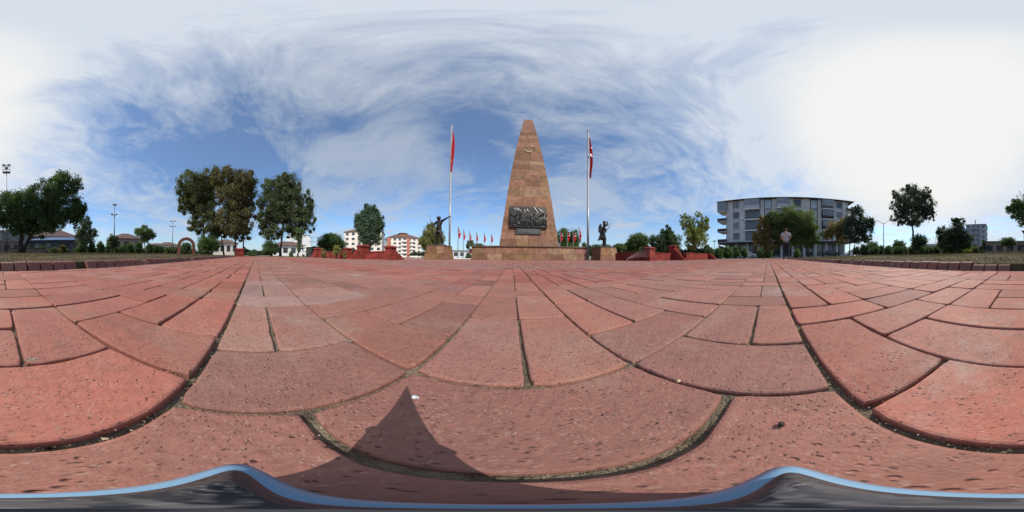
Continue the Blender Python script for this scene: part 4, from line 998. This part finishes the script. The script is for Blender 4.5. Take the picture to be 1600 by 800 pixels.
mb = MB(); mb.lathe([(1.2, 0), (1.1, 6), (1.8, 7), (1.8, 9.5), (1.2, 10), (1.0, 13), (.3, 13.5)], 14); mb.build('tank', mat('pale_concrete', (.36, .37, .40), .9, .1, .3), t)
p = at(1133, 395, 120); t = thing('white_dome', 'white dome roof rising behind hedge bushes left of the grey block', 'dome', (p.x, p.y, 0))
mb = MB(); mb.lathe([(8, 0), (8, 1.2), (7, 2.6), (5, 3.7), (2.5, 4.3), (.3, 4.5)], 20); mb.build('shell', M_WHITE, t, smooth=True)

# ------------------------------------------------------------------ main grey apartment block
A = at(1126.5, 400, 45.4); Bp = at(1332.5, 400, 47.0); A.z = Bp.z = 0
axd = (Bp-A); LEN = axd.length; axd.normalize(); nin = Vector((-axd.y, axd.x, 0))
if nin.dot(A) < 0: nin = -nin
apt = thing('grey_apartment_block', 'long five-storey grey apartment block with brown trim, balconies and shops below', 'building', A, math.atan2(axd.y, axd.x))
sgn = 1 if Vector((-math.sin(apt.rotation_euler.z), math.cos(apt.rotation_euler.z), 0)).dot(nin) > 0 else -1   # local y pointing away from the camera
def fs(u):     # facade coordinate for photo column u
    d = wdir(u, 400); d = Vector((d.x, d.y)); a2, e2 = Vector((A.x, A.y)), Vector((axd.x, axd.y))
    det = d.x*(-e2.y)+d.y*e2.x; t_ = (a2.x*(-e2.y)+a2.y*e2.x)/det; hit = d*t_; return (hit-a2).dot(e2)
def Y(a, c):
    return (a, c) if sgn > 0 else (-c, -a)
def ub(mb, s0, s1, y0, y1, z0, z1, tint=None):
    a, c = Y(y0, y1); mb.box(s0, s1, a, c, z0, z1, tint)
fl0, fh = 4.25, 2.95; top = fl0+4*fh
s_w0 = fs(1134.5)
mb = MB()
ub(mb, s_w0, LEN-1.2, 0.25, 12, fl0, top)                       # main volume
# pilaster strips standing proud
strips = [(1137, 1146), (1156, 1164.5), (1189, 1194.5), (1208, 1214.5), (1234, 1240.5), (1254, 1266.5), (1279, 1284.5), (1303, 1308), (1317.5, 1322.5)]
for a, c in strips: ub(mb, fs(a), fs(c), 0, .25, fl0, top)
ub(mb, 1.5, LEN-1.5, 2.2, 11.8, -.1, fl0-.02)
mb.build('wall', M_GREYWALL, apt)
mb = MB(); ub(mb, -.9, LEN+.3, -.8, 13, top+.0, top+.14); ub(mb, -.6, LEN+.6, -.6, 12.6, top+.14, top+.24); mb.build('roof', M_BROWN, apt)
mb = MB(); ub(mb, -.4, LEN+.4, -1.1, 12.2, fl0-.42, fl0-.0); mb.build('canopy', mat('dark_fascia', (.05, .042, .042), .6), apt)
for u, hgt, w in [(1192, 1.3, .3), (1206.5, .5, .6), (1251, .35, .3), (1273.5, .4, .15)]:
    s = fs(u); m = MB(); ub(m, s-w/2, s+w/2, 3, 3+w, top+.24, top+.24+hgt)
    if hgt > 1: m.tube([(s+.2, sgn*3, top+1.2), (s+2.2, sgn*3, top+.6)], .12, 6)
    m.build('roof_vent', M_WHITE, apt)
def win(s0, s1, z0, z1, pane=M_GLASS, y=.25, fr=M_BROWN, mull=1, fw=.07):
    m = MB(); ub(m, s0-fw, s1+fw, y-.07, y+.02, z0-fw, z0); ub(m, s0-fw, s1+fw, y-.07, y+.02, z1, z1+fw); ub(m, s0-fw, s0, y-.07, y+.02, z0, z1); ub(m, s1, s1+fw, y-.07, y+.02, z0, z1)
    for k in range(mull): q = s0+(s1-s0)*(k+1)/(mull+1); ub(m, q-.03, q+.03, y-.06, y+.02, z0, z1)
    f = m.build('window', fr, apt)
    m = MB(); ub(m, s0, s1, y-.03, y+.01, z0, z1); m.build('pane', pane, f)
    m = MB(); ub(m, s0-.12, s1+.12, y-.14, y-.071, z0-fw-.07, z0-fw-.001); m.build('sill', M_WHITE, f)
M_CURT = mat('curtained_glass', (.20, .22, .25), .15, .4, 1.2, spec=.8)
for k in range(4):
    z = fl0+fh*k
    win(fs(1147), fs(1155.5), z+.85, z+2.5, (M_GLASS, M_CURT, M_GLASS, M_CURT)[k])
    win(fs(1309), fs(1316.5), z+.85, z+2.5, (M_CURT, M_GLASS, M_CURT, M_GLASS)[k])
    win(fs(1268.5), fs(1278), z+.25, z+2.7, M_FROST if k != 1 else M_CURT, mull=0, fw=.16)
    win(fs(1196), fs(1206.5), z+.25, z+2.7, M_FROST if k else M_CURT, mull=0, fw=.12)
    win(fs(1242), fs(1252), z+.6, z+2.6, (M_CURT, M_GLASS)[k % 2], mull=2)
    # balconies: slab, parapet rail, glazing
    for (a, c, glz) in ((1165, 1188.5, k == 3), (1215, 1233.5, k >= 2), (1285, 1302.5, k >= 1)):
        s0, s1 = fs(a), fs(c)
        m = MB(); ub(m, s0, s1, -1.0, .24, z-.10, z+.14); bo = m.build('balcony', M_WHITE, apt)
        m = MB(); ub(m, s0+.03, s1-.03, .19, .245, z+.2, z+2.75); m.build('recess_glass', M_GLASS, bo)
        m = MB()
        if glz:
            for q in range(8): x = s0+.03+(s1-s0-.1)*q/7; ub(m, x, x+.05, -.95, -.90, z+.14, z+2.72)
            ub(m, s0, s1, -.96, -.90, z+1.0, z+1.07); ub(m, s0, s1, -.96, -.9, z+2.68, z+2.76)
            m.build('glazing_frame', M_GREYWALL if k == 3 else M_BROWN, bo)
            m = MB(); ub(m, s0+.02, s1-.02, -.93, -.915, z+1.07, z+2.68); m.build('glazing', M_CURT, bo)
            m = MB(); ub(m, s0+.02, s1-.02, -.935, -.91, z+.14, z+1.0); m.build('parapet', M_FROST if a != 1285 else M_BROWN, bo)
        else:
            for q in range(14): x = s0+.03+(s1-s0-.08)*q/13; ub(m, x, x+.025, -.95, -.925, z+.14, z+1.0)
            ub(m, s0, s1, -.97, -.91, z+.98, z+1.05); m.build('railing', M_DSTEEL, bo)
    # corner balconies at both ends
    m = MB(); ub(m, -.7, s_w0+.5, -.75, 4.0, z-.02, z+.16); bo = m.build('corner_balcony', M_GREYWALL, apt)
    m = MB(); ub(m, -.68, s_w0+.48, -.74, -.68, z+.16, z+.95) if k < 3 else ub(m, -.68, s_w0+.48, -.74, -.68, z+.16, z+2.8); m.build('parapet', M_BROWN if k < 3 else M_CURT, bo)
    if k < 4:
        m = MB(); ub(m, LEN-1.9, LEN+.3, -.3, 3.0, z-.02, z+.15); bo = m.build('corner_balcony', M_GREYWALL, apt)
        m = MB(); ub(m, LEN-1.85, LEN+.28, -.28, -.22, z+.15, z+.95); m.build('parapet', M_BROWN, bo)
        m = MB(); ub(m, LEN-1.8, LEN-1.1, .26, .3, z+.3, z+2.4); m.build('recess_glass', M_GLASS, bo)
for i, (u, k) in enumerate([(1160, 2), (1191, 1), (1238, 3), (1305.5, 2), (1305.5, 0), (1210, 0)]):
    s = fs(u); m = MB(); ub(m, s-.4, s+.4, -.33, -.02, fl0+fh*k+.35, fl0+fh*k+.9); m.build('air_conditioner', M_WHITE, apt)
# ground floor shops
s = 1.2; k = 0
while s < LEN-2:
    m = MB(); ub(m, s, s+.45, .1, .55, -.05, fl0-.421); m.build('column', M_GREYWALL, apt)
    m = MB(); ub(m, s+.5, s+2.9, 2.0, 2.06, 3.2, 3.6); ub(m, s+.5, s+2.9, 2.0, 2.06, .0, .35); [ub(m, s+.5+q*1.17, s+.56+q*1.17, 2.0, 2.06, .35, 3.2) for q in range(3)]; fo = m.build('shopfront', M_FROST if k % 3 else M_DSTEEL, apt)
    m = MB(); ub(m, s+.52, s+2.88, 2.08, 2.14, .3, 3.25); m.build('pane', M_CURT if k in (9, 10, 11) else M_GLASS, fo)
    s += 3.02; k += 1

# ------------------------------------------------------------------ far buildings (simple but with parts)
def house(name, label, u, D, w, d, h, wallm, roofm, roofh, rot=0, zb=0, floors=2, cols=4, cat='house', overhang=.5, flat=False, pane=M_GLASS, group=None, ext=None, fr=None):
    p = at(u, 400, D); t = thing(name, label, cat, (p.x, p.y, zb), math.atan2(p.y, p.x)-math.pi/2+R(rot), group)
    m = MB(); m.box(-w/2, w/2, 0, d, -.1, h); m.build('wall', wallm, t)
    m = MB(); o = overhang
    if flat: m.box(-w/2-o, w/2+o, -o, d+o, h+.001, h+.3)
    else:
        m.box(-w/2-o, w/2+o, -o, d+o, h+.001, h+.12)
        m.frustum((0, d/2), w/2+o, d/2+o, h+.12, (0, d/2), max(.3, w/2-d*.45), .1, h+roofh)
    m.build('roof', roofm, t)
    fh_ = h/floors
    for j in range(floors):
        for i in range(cols):
            x = -w/2+w*(i+.5)/cols; ww = min(1.5, w/cols*.5)
            m = MB(); m.box(x-ww/2-.08, x+ww/2+.08, -.06, -.001, j*fh_+fh_*.30, j*fh_+fh_*.82); f = m.build('window', fr or M_BROWN, t)
            m = MB(); m.box(x-ww/2, x+ww/2, -.08, -.061, j*fh_+fh_*.34, j*fh_+fh_*.78); m.build('pane', pane, f)
    if ext: ext(t, w, d, h)
    return t
def ext_red(t, w, d, h):
    m = MB(); m.box(-w/2+.02, -w/2+w*.09, -.6, -.1, 0, h-.05); m.build('salmon_bay', M_SALMON, t); m = MB(); m.box(w*.06, w*.14, -.8, -.1, 0, h-.05); m.build('salmon_bay', M_SALMON, t)
    for j in range(5):
        m = MB(); m.box(w*.16, w*.30, -1.1, -.09, j*h/5+.1, j*h/5+.3); m.box(w*.16, w*.30, -1.1, -1.0, j*h/5+.3, j*h/5+1.0); m.build('balcony', M_WHITE, t)
        m = MB(); m.box(-w*.10, w*.05, -1.1, -.09, j*h/5+.1, j*h/5+.3); m.box(-w*.10, w*.05, -1.1, -1.0, j*h/5+.3, j*h/5+1.0); m.build('balcony', M_WHITE, t)
    m = MB(); m.box(-w*.12, w*.12, d*.3, d*.6, h+1.0, h+3.8); m.build('roof_turret', M_SALMON, t)
    m = MB(); m.frustum((0, d*.45), w*.15, d*.2, h+3.8, (0, d*.45), w*.08, .3, h+4.8); m.build('turret_roof', M_TILE, t)
house('apartment_building', 'white five-storey apartment house with salmon bays and hipped red roof, left of the pointing statue', 632, 112, 24, 16, 13.2, M_WHITEWALL, M_TILE, 3.6, 12, 0, 5, 7, 'apartment house', ext=ext_red)
house('apartment_building', 'white apartment house with salmon strip half hidden by the oval tree', 566, 88, 21, 14, 13.6, M_WHITEWALL, M_TILE, 3.0, -14, 0, 5, 6, 'apartment house', ext=lambda t, w, d, h: ext_red(t, w, d, h) if False else None)
house('apartment_building', 'small distant white house with red roof between the two apartment houses', 601, 150, 16, 10, 8.5, M_WHITEWALL, M_TILE, 2.5, 0, 0, 3, 4, 'apartment house')
house('white_hall', 'tall plain white building seen behind the slender ivy-covered tree', 468, 60, 8, 10, 7.6, M_WHITE, mat('grey_sheet', (.3, .3, .33), .6), 1, 10, 0, 1, 1, 'building', .1, True)
house('white_hall', 'low white hall with brown pitched roof left of the tall white building', 452, 48, 9.5, 7, 2.9, M_WHITE, M_TILE, 1.6, 10, 0, 1, 4, 'building')
house('market_hall', 'long low brown-roofed house behind the mulberry trunk', 68, 42, 18, 8, 4.3, mat('tan_render', (.32, .25, .20), .9), M_TILE, 2.4, 5, .1, 1, 5)
house('awning_shed', 'low open shed with bright blue roof behind the rear hedge', 90, 30, 11, 6, 2.4, mat('shed_shade', (.10, .10, .11), .9), mat('blue_sheet', (.06, .12, .25), .5), .9, -3, .1, 1, 4, 'shed', flat=False)
house('grey_house', 'grey-green two-storey house left of the mulberry trunk', 22, 40, 7, 8, 5.6, mat('grey_green_render', (.22, .25, .23), .9), M_TILE, 1.2, 0, .1, 2, 2)
house('brown_house', 'tan house with brown gabled roof between lamp post and airy tree', 199, 46, 9, 8, 4.2, mat('tan_render', (0, 0, 0)), M_TILE, 2.0, 10, .1, 1, 3)
for (u, D, w, h, lb) in [(246, 90, 12, 4.4, 'white distant house with red roof left of the thin lamp post'), (262, 75, 10, 4.0, 'white distant house right behind the thin lamp post'), (352, 60, 9, 4.2, 'tan distant house glimpsed between the poplar trunks')]:
    house('distant_house', lb, u, D, w, 8, h, M_WHITEWALL, M_TILE, 1.8, 0, 0, 1, 4, 'house', group='distant houses at the left')
def ext_tower(t, w, d, h):
    for j in range(6):
        m = MB(); m.box(-w*.30, w*.18, -1.3, -.09, j*h/6+.05, j*h/6+.95); m.build('balcony', M_CURT, t)
        m = MB(); m.box(w/2, w/2+.9, 2, 5, j*h/6+.05, j*h/6+.9); m.build('side_balcony', M_GREYWALL, t)
    m = MB(); m.tube([(-w*.1, d/2, h+.2), (-w*.1, d/2, h+4.5)], [.25, .12], 6)
    for z in (1.4, 2.6, 3.6): m.box(-w*.1-.4, -w*.1+.4, d/2-.2, d/2+.2, h+z, h+z+.5)
    m.build('antenna_mast', M_DSTEEL, t)
house('tower_block', 'far six-storey grey tower block with balconies and roof antenna', 1525, 95, 11.5, 14, 17.5, mat('pale_grey_render', (.42, .42, .45), .9, .1, .5), M_DSTEEL, 1, -8, 0, 6, 4, 'tower block', .4, True, ext=ext_tower)
house('garden_shed', 'long low tan building with barred windows right of the far tower block', 1587, 26, 10, 5, 1.75, mat('tan_block', (.34, .26, .20), .9, .2, 1), mat('shed_roof', (.22, .17, .14), .9), .3, 4, .15, 1, 6, 'building', .15, True)
house('garden_shed', 'low dark-red shed between tower block and the long tan building', 1552, 30, 3.2, 3, 1.6, mat('dark_red_render', (.16, .05, .045), .9), mat('shed_roof', (0, 0, 0)), .3, 0, .15, 1, 1, 'shed', .1, True)
house('gateway', 'small cream gateway building behind the little round shrubs', 1452, 24, 3.4, 2, 1.3, mat('cream_render', (.50, .45, .38), .9), M_WHITE, .3, 0, .15, 1, 2, 'gateway', .2, True)
house('distant_building', 'long low white building seen past the left statue pedestal', 717, 60, 14, 6, 2.6, mat('bluish_white_render', (.55, .60, .64), .9), M_DSTEEL, .5, 0, 0, 1, 6, 'building', .3, True)
# stone garden wall behind the mulberry, pale kerb left of the platform
def gwall(u0, u1, D, z0, z1, label, material, th=.25, cat='wall'):
    a, c = at(u0, 400, D), at(u1, 400, D); mid = (a+c)/2; L = (c-a).length
    t = thing('low_wall', label, cat, (mid.x, mid.y, z0), math.atan2(c.y-a.y, c.x-a.x)); m = MB(); m.bbox(-L/2, L/2, -th/2, th/2, -.1, z1-z0-.06, .01); m.build('body', material, t)
    m = MB(); m.bbox(-L/2-.03, L/2+.03, -th/2-.03, th/2+.03, z1-z0-.058, z1-z0, .01); m.build('coping', M_STONECAP if material != M_WHITE else M_WHITE, t)
gwall(14, 72, 14, .1, .62, 'low rubble stone wall behind the mulberry trunk', mat('rubble', (.24, .22, .19), .95, .5, 6, bump=.6, bscale=12))
gwall(706, 735, 16, -.04, .07, 'low white kerb wall between the statue pedestal and the platform', M_WHITE)

# ------------------------------------------------------------------ cars
def car(u, D, label, colr, heading, name='parked_car', zb=-.04):
    p = at(u, 402, D); t = thing(name, label, 'car', (p.x, p.y, zb), heading, 'parked cars')
    paint = mat('car_paint_'+'_'.join(str(int(c*100)) for c in colr), colr, .25, .05, 1, spec=.7)
    prof = [(-2.1, .35), (-2.15, .62), (-2.05, .88), (-1.45, .95), (-.85, 1.38), (.55, 1.42), (1.15, .98), (1.95, .82), (2.12, .55), (2.1, .3)]
    m = MB(); W_ = .84; m.v = [(x, -W_+(.12 if z > 1.2 else 0), z) for x, z in prof]+[(x, W_-(.12 if z > 1.2 else 0), z) for x, z in prof]; n = len(prof)
    m.f = [tuple(range(n)), tuple(range(2*n-1, n-1, -1))]+[(i, i+n, (i+1) % n+n, (i+1) % n) for i in range(n)]; m.c = [(1, 1, 1)]*len(m.f); m.build('body', paint, t)
    for s in (-1, 1):
        m = MB(); q = [(-1.25, .97), (-.8, 1.32), (.5, 1.35), (.98, .99)]; yy = s*(W_-.045)
        m.v = [(x, s*(W_+.006-(.12 if z > 1.2 else 0)), z) for x, z in q]; m.f = [(0, 1, 2, 3)]; m.c = [(1, 1, 1)]; m.build('side_window', M_GLASS, t)
        for x in (-1.35, 1.35):
            m = MB(); m.tube([(x, s*(W_-.16), .32), (x, s*(W_+.02), .32)], .32, 16); wh = m.build('wheel', M_BLACK, t)
            m = MB(); m.tube([(x, s*(W_+.021), .32), (x, s*(W_+.03), .32)], .19, 12); m.build('rim', M_STEEL, wh)
    m = MB(); m.poly([(.62, -.68, 1.40), (1.16, -.78, 1.0), (1.16, .78, 1.0), (.62, .68, 1.40)]); m.poly([(-.92, -.68, 1.37), (-1.43, -.78, .98), (-1.43, .78, .98), (-.92, .68, 1.37)][::-1])
    o = m.build('windscreen', M_GLASS, t); o.location = (0, 0, .012)
    for s in (-1, 1): m = MB(); m.bbox(2.02, 2.13, s*.62-.14, s*.62+.14, .55, .70, .02); m.build('headlight', M_FROST, t)
car(1166, 34.5, 'silver parked hatchback at the left foot of the grey apartment block', (.55, .56, .58), R(95))
car(1123, 30, 'dark parked car at the end of the right planter wall', (.03, .035, .04), R(60))
car(1333, 37, 'white parked car under the dark feathery street tree', (.75, .75, .75), R(80))
car(1297, 36, 'dark parked car left of the white car, under the golden-brown tree', (.03, .03, .035), R(85))
car(474, 36, 'white parked car before the tall plain white building', (.75, .76, .78), R(10))
car(482, 33, 'white parked car closest to the small dark kiosk', (.72, .72, .72), R(0))
p = at(490, 397, 22); t = thing('kiosk', 'small dark kiosk with white roof left of the long planter wall', 'kiosk', (p.x, p.y, -.04), R(20))
mb = MB(); mb.bbox(-.8, .8, -.7, .7, 0, 1.3, .03); mb.build('cabin', mat('dark_box', (.04, .045, .04), .7), t); mb = MB(); mb.bbox(-1.2, 1.0, -.85, .85, 1.301, 1.42, .02); mb.build('roof', M_WHITE, t)

# ------------------------------------------------------------------ standing man, back to the camera, looking down at his hands
SK = mat('skin', (.40, .22, .16), .6, .1, 4); SHIRT = mat('pale_pink_grey_shirt', (.52, .47, .48), .85, .08, 5); TR = mat('dark_blue_trousers', (.035, .037, .055), .85, .15, 5)
p = at(1228.5, 403, 8.9); man = thing('person', 'man standing with his back turned, pale short-sleeved shirt and dark trousers, head bowed', 'person', (p.x, p.y, 0), math.atan2(-p.x, p.y)+R(8))
pose = dict(pel=(0, 0, .93), chest=(0, .01, 1.28), neck=(0, .05, 1.48), head=(.01, .12, 1.57), shL=(.19, .01, 1.40), elL=(.25, .06, 1.12), wrL=(.14, .27, 1.10), shR=(-.19, .01, 1.40), elR=(-.25, .05, 1.12), wrR=(-.10, .28, 1.12),
    hipL=(.09, 0, .88), knL=(.11, .02, .48), anL=(.12, -.02, .09), toeL=(.14, .13, .04), hipR=(-.09, 0, .88), knR=(-.11, .02, .48), anR=(-.12, -.02, .09), toeR=(-.14, .13, .04))
Jn, Ed = body_graph(pose); skin('body', Jn, Ed, SK, man, fat=1.12)
V3 = Vector
skin('shirt', [(0, 0, .90, .160, .120), (0, 0, 1.10, .148, .11), (0, .01, 1.30, .18, .125), (0, .035, 1.43, .10, .08), (.19, .01, 1.405, .08), (.232, .04, 1.21, .064), (-.19, .01, 1.405, .08), (-.232, .035, 1.21, .064)], [(0, 1), (1, 2), (2, 3), (2, 4), (4, 5), (2, 6), (6, 7)], SHIRT, man, fat=1.22)
skin('trousers', [(0, 0, .94, .145, .11), (.09, 0, .86, .108), (.11, .02, .48, .078), (.12, -.01, .10, .062), (-.09, 0, .86, .108), (-.11, .02, .48, .078), (-.12, -.01, .10, .062)], [(0, 1), (1, 2), (2, 3), (0, 4), (4, 5), (5, 6)], TR, man, fat=1.15)
mb = MB(); mb.ball((.01, .105, 1.615), .093, .11, .10, 14, 8); mb.build('hair', mat('dark_hair', (.02, .016, .014), .7), man, smooth=True)
for s in (-1, 1): mb = MB(); mb.ball((s*.13, .05, .045), .052, .145, .05, 12, 6); mb.build('shoe', M_BLACK, man, smooth=True)
mb = MB(); mb.bbox(-.03, .07, .36, .375, 1.10, 1.24, .004); ph = mb.build('phone', M_BLACK); ph.parent = man

# ------------------------------------------------------------------ sprinkler
p = at(979, 406, 7.6); sp = thing('sprinkler', 'small lawn sprinkler head throwing a fan of spray before the shaded wall', 'sprinkler', (p.x, p.y, 0))
mb = MB(); mb.lathe([(.03, 0), (.02, .06), (.03, .09)], 8); mb.build('head', M_DSTEEL, sp)
n = 3600; s_ = rg.random(n)**.8; az_ = R(-20)+rg.normal(0, .16, n); el_ = R(14)+rg.random(n)*R(22); dist = s_*1.55
X = np.cos(az_)*np.cos(el_)*dist; Yv = np.sin(az_)*np.cos(el_)*dist*1.0; Z = .09+np.sin(el_)*dist-.16*dist**2
P = np.stack([X, Yv, np.maximum(Z, .01)], 1); sz = rg.uniform(.0012, .0034, n)
V = np.zeros((n, 4, 3)); V[:, 0] = P+np.stack([-sz, 0*sz, -sz], 1); V[:, 1] = P+np.stack([sz, sz, -sz], 1); V[:, 2] = P+np.stack([2*sz, 0*sz, sz], 1); V[:, 3] = P+np.stack([0*sz, -sz, sz*1.5], 1)
drop = mat('water_drops', (.85, .88, .92), .15, .02, 2, spec=.8, tint=True)
o = tri_mesh('spray', V.reshape(-1, 3), n, 4, np.ones((n, 3)), drop, sp); o['kind'] = 'stuff'

# ------------------------------------------------------------------ camera's own slim body below the lens (throws the bell-shaped shadow)
body_m = mat('grey_satin_plastic', (.085, .08, .088), .62, .5, 300, bump=.4, bscale=900, spec=.5)
rim_m = mat('pale_blue_plastic_rim', (.17, .30, .44), .3, .05, 20, spec=.6)
cm = thing('camera_stand', 'slim upright grey body with pale blue rim standing on the pavers right below the view', 'camera', (0, 0, .0006))
mb = MB()
def sup(a, b_, z, n=48, e=1.0): return [(a*math.copysign(abs(math.cos(2*math.pi*k/n))**e, math.cos(2*math.pi*k/n)), -.0013*min(1, max(0, .1254-z)/.066)+b_*math.copysign(abs(math.sin(2*math.pi*k/n))**e, math.sin(2*math.pi*k/n)), z) for k in range(n)]
def loft(mb, rings):
    n = len(rings[0]); vs = sum(rings, []); f = [tuple(range(n-1, -1, -1)), tuple(range((len(rings)-1)*n, len(rings)*n))]
    for q in range(len(rings)-1):
        for i in range(n): f.append((q*n+i, q*n+(i+1) % n, (q+1)*n+(i+1) % n, (q+1)*n+i))
    mb.raw(vs, f)
loft(mb, [sup(.0235, .0075, 0), sup(.0235, .0075, .002), sup(.0215, .0066, .004), sup(.0185, .0050, .0555)]); mb.build('handle', body_m, cm, smooth=False)
mb = MB(); loft(mb, [sup(.0186, .0050, .0557), sup(.0200, .0054, .0580), sup(.0176, .0042, .0612)]); mb.build('rim', rim_m, cm, smooth=True)
mb = MB(); loft(mb, [sup(.0158, .0027, .0614), sup(.0143, .0025, .0690), sup(.0117, .0022, .0790), sup(.0091, .0018, .0890), sup(.0067, .0013, .0985), sup(.0046, .0009, .1070), sup(.0031, .00065, .1130), sup(.0020, .0004, .1175), sup(.0012, .00025, .1205), sup(.0006, .00015, .1218)]); mb.build('neck', body_m, cm, smooth=True)

# ------------------------------------------------------------------ small things on the pavement
def splat(u, v, r, label, m_, seed, name='bird_dropping', cat='stain', zt=.0018):
    d = wdir(u, v); k = -CAM_H/d.z; x, y = d.x*k, d.y*k; rs_ = random.Random(seed); t = MB(); n = 22
    ring = [(r*rs_.uniform(.55, 1.2)*math.cos(2*math.pi*i/n), r*.7*rs_.uniform(.55, 1.2)*math.sin(2*math.pi*i/n)) for i in range(n)]
    t.v = [(0, 0, zt)]+[(a*.6, c*.6, zt*.9) for a, c in ring]+[(a, c, .0) for a, c in ring]
    t.f = [(0, 1+i, 1+(i+1) % n) for i in range(n)]+[(1+i, 1+n+i, 1+n+(i+1) % n, 1+(i+1) % n) for i in range(n)]; t.c = [(1, 1, 1)]*len(t.f)
    o = t.build(name, m_, smooth=True); o.location = (x, y, .0012); tag(o, label, cat); return o
splat(649, 622, .0032, 'small white bird dropping inside the bell-shaped shadow', mat('dropping', (.62, .66, .70), .8, .5, 400), 3)
splat(1221, 664, .0028, 'tiny dark round seed on the paving to the right', mat('seed', (.05, .035, .03), .8), 4, 'seed', 'seed', .003)
splat(1060, 597, .0022, 'tiny cream chip lying in the paving joint', mat('chip', (.6, .48, .30), .8), 5, 'stone_chip', 'chip', .002)
wm = mat('worn_patch', (.36, .22, .17), .9, .6, 300)
splat(266, 566, .0095, 'pale round worn patch on the near brick at the left', wm, 6, 'worn_patch', 'stain', .0004)
splat(50, 563, .0085, 'greyish chipped hollow at the corner of the far-left upright brick', mat('chip_mortar', (.27, .21, .16), .95, .7, 300), 7, 'chipped_patch', 'chip', .0005)
splat(545, 534, .0060, 'small grey mortar patch at the brick joint left of the shadow', mat('chip_mortar', (.27, .21, .16), .95, .7, 300), 8, 'mortar_patch', 'stain', .0005)
# loose grit on pavers and in joints
n = 7000; rr_ = .06+rg.random(n)**1.3*2.2; th = rg.random(n)*6.283; X, Yv = rr_*np.cos(th), rr_*np.sin(th); keep = (Yv > -1.12); X, Yv, rr_ = X[keep], Yv[keep], rr_[keep]; n = len(X)
sz = rg.uniform(.00018, .0006, n)*(1+rr_*1.2); C4 = np.stack([X, Yv, np.full(n, .0022)], 1)
V = np.zeros((n, 4, 3)); A_ = rg.uniform(0, 6.28, n)
for q, (dx, dy, dz) in enumerate([(-1, 0, 0), (0, -.7, 1), (1.2, 0, 0), (0, .8, .6)]):
    V[:, q] = C4+np.stack([(dx*np.cos(A_)-dy*np.sin(A_))*sz, (dx*np.sin(A_)+dy*np.cos(A_))*sz, dz*sz], 1)
gt = rg.random(n)[:, None]; colr = np.where(gt < .5, np.array([[.45, .36, .28]]), np.array([[.09, .06, .045]]))*rg.uniform(.7, 1.2, (n, 1))
tag(tri_mesh('grit', V.reshape(-1, 3), n, 4, colr, mat('grit_mat', (1, 1, 1), .9, .1, 50, tint=True)), 'loose grit and dust scattered over the brick pavers', 'grit', kind='stuff')
# moss and debris along the wide joint behind the camera
n = 5200; X = rg.uniform(-2.2, 2.2, n); Yv = np.where(rg.random(n) < .7, -.0485+rg.normal(0, .0016, n), rg.choice([.526, -.05, -.05], n)+rg.normal(0, .0012, n))
C4 = np.stack([X, Yv, np.full(n, -.0052)+rg.random(n)*.0035], 1); sz = rg.uniform(.0003, .0010, n); V = np.zeros((n, 4, 3))
for q in range(4): V[:, q] = C4+rg.normal(0, 1, (n, 3))*sz[:, None]
tag(tri_mesh('joint_moss', V.reshape(-1, 3), n, 4, np.stack([rg.uniform(.5, 1.4, n)]*3, 1)*np.array([[.34, .28, .19]]), mat('moss_mat', (1, 1, 1), .95, .1, 50, tint=True, spec=.1)), 'dry moss and dirt packed along the open brick joints', 'moss', kind='stuff')
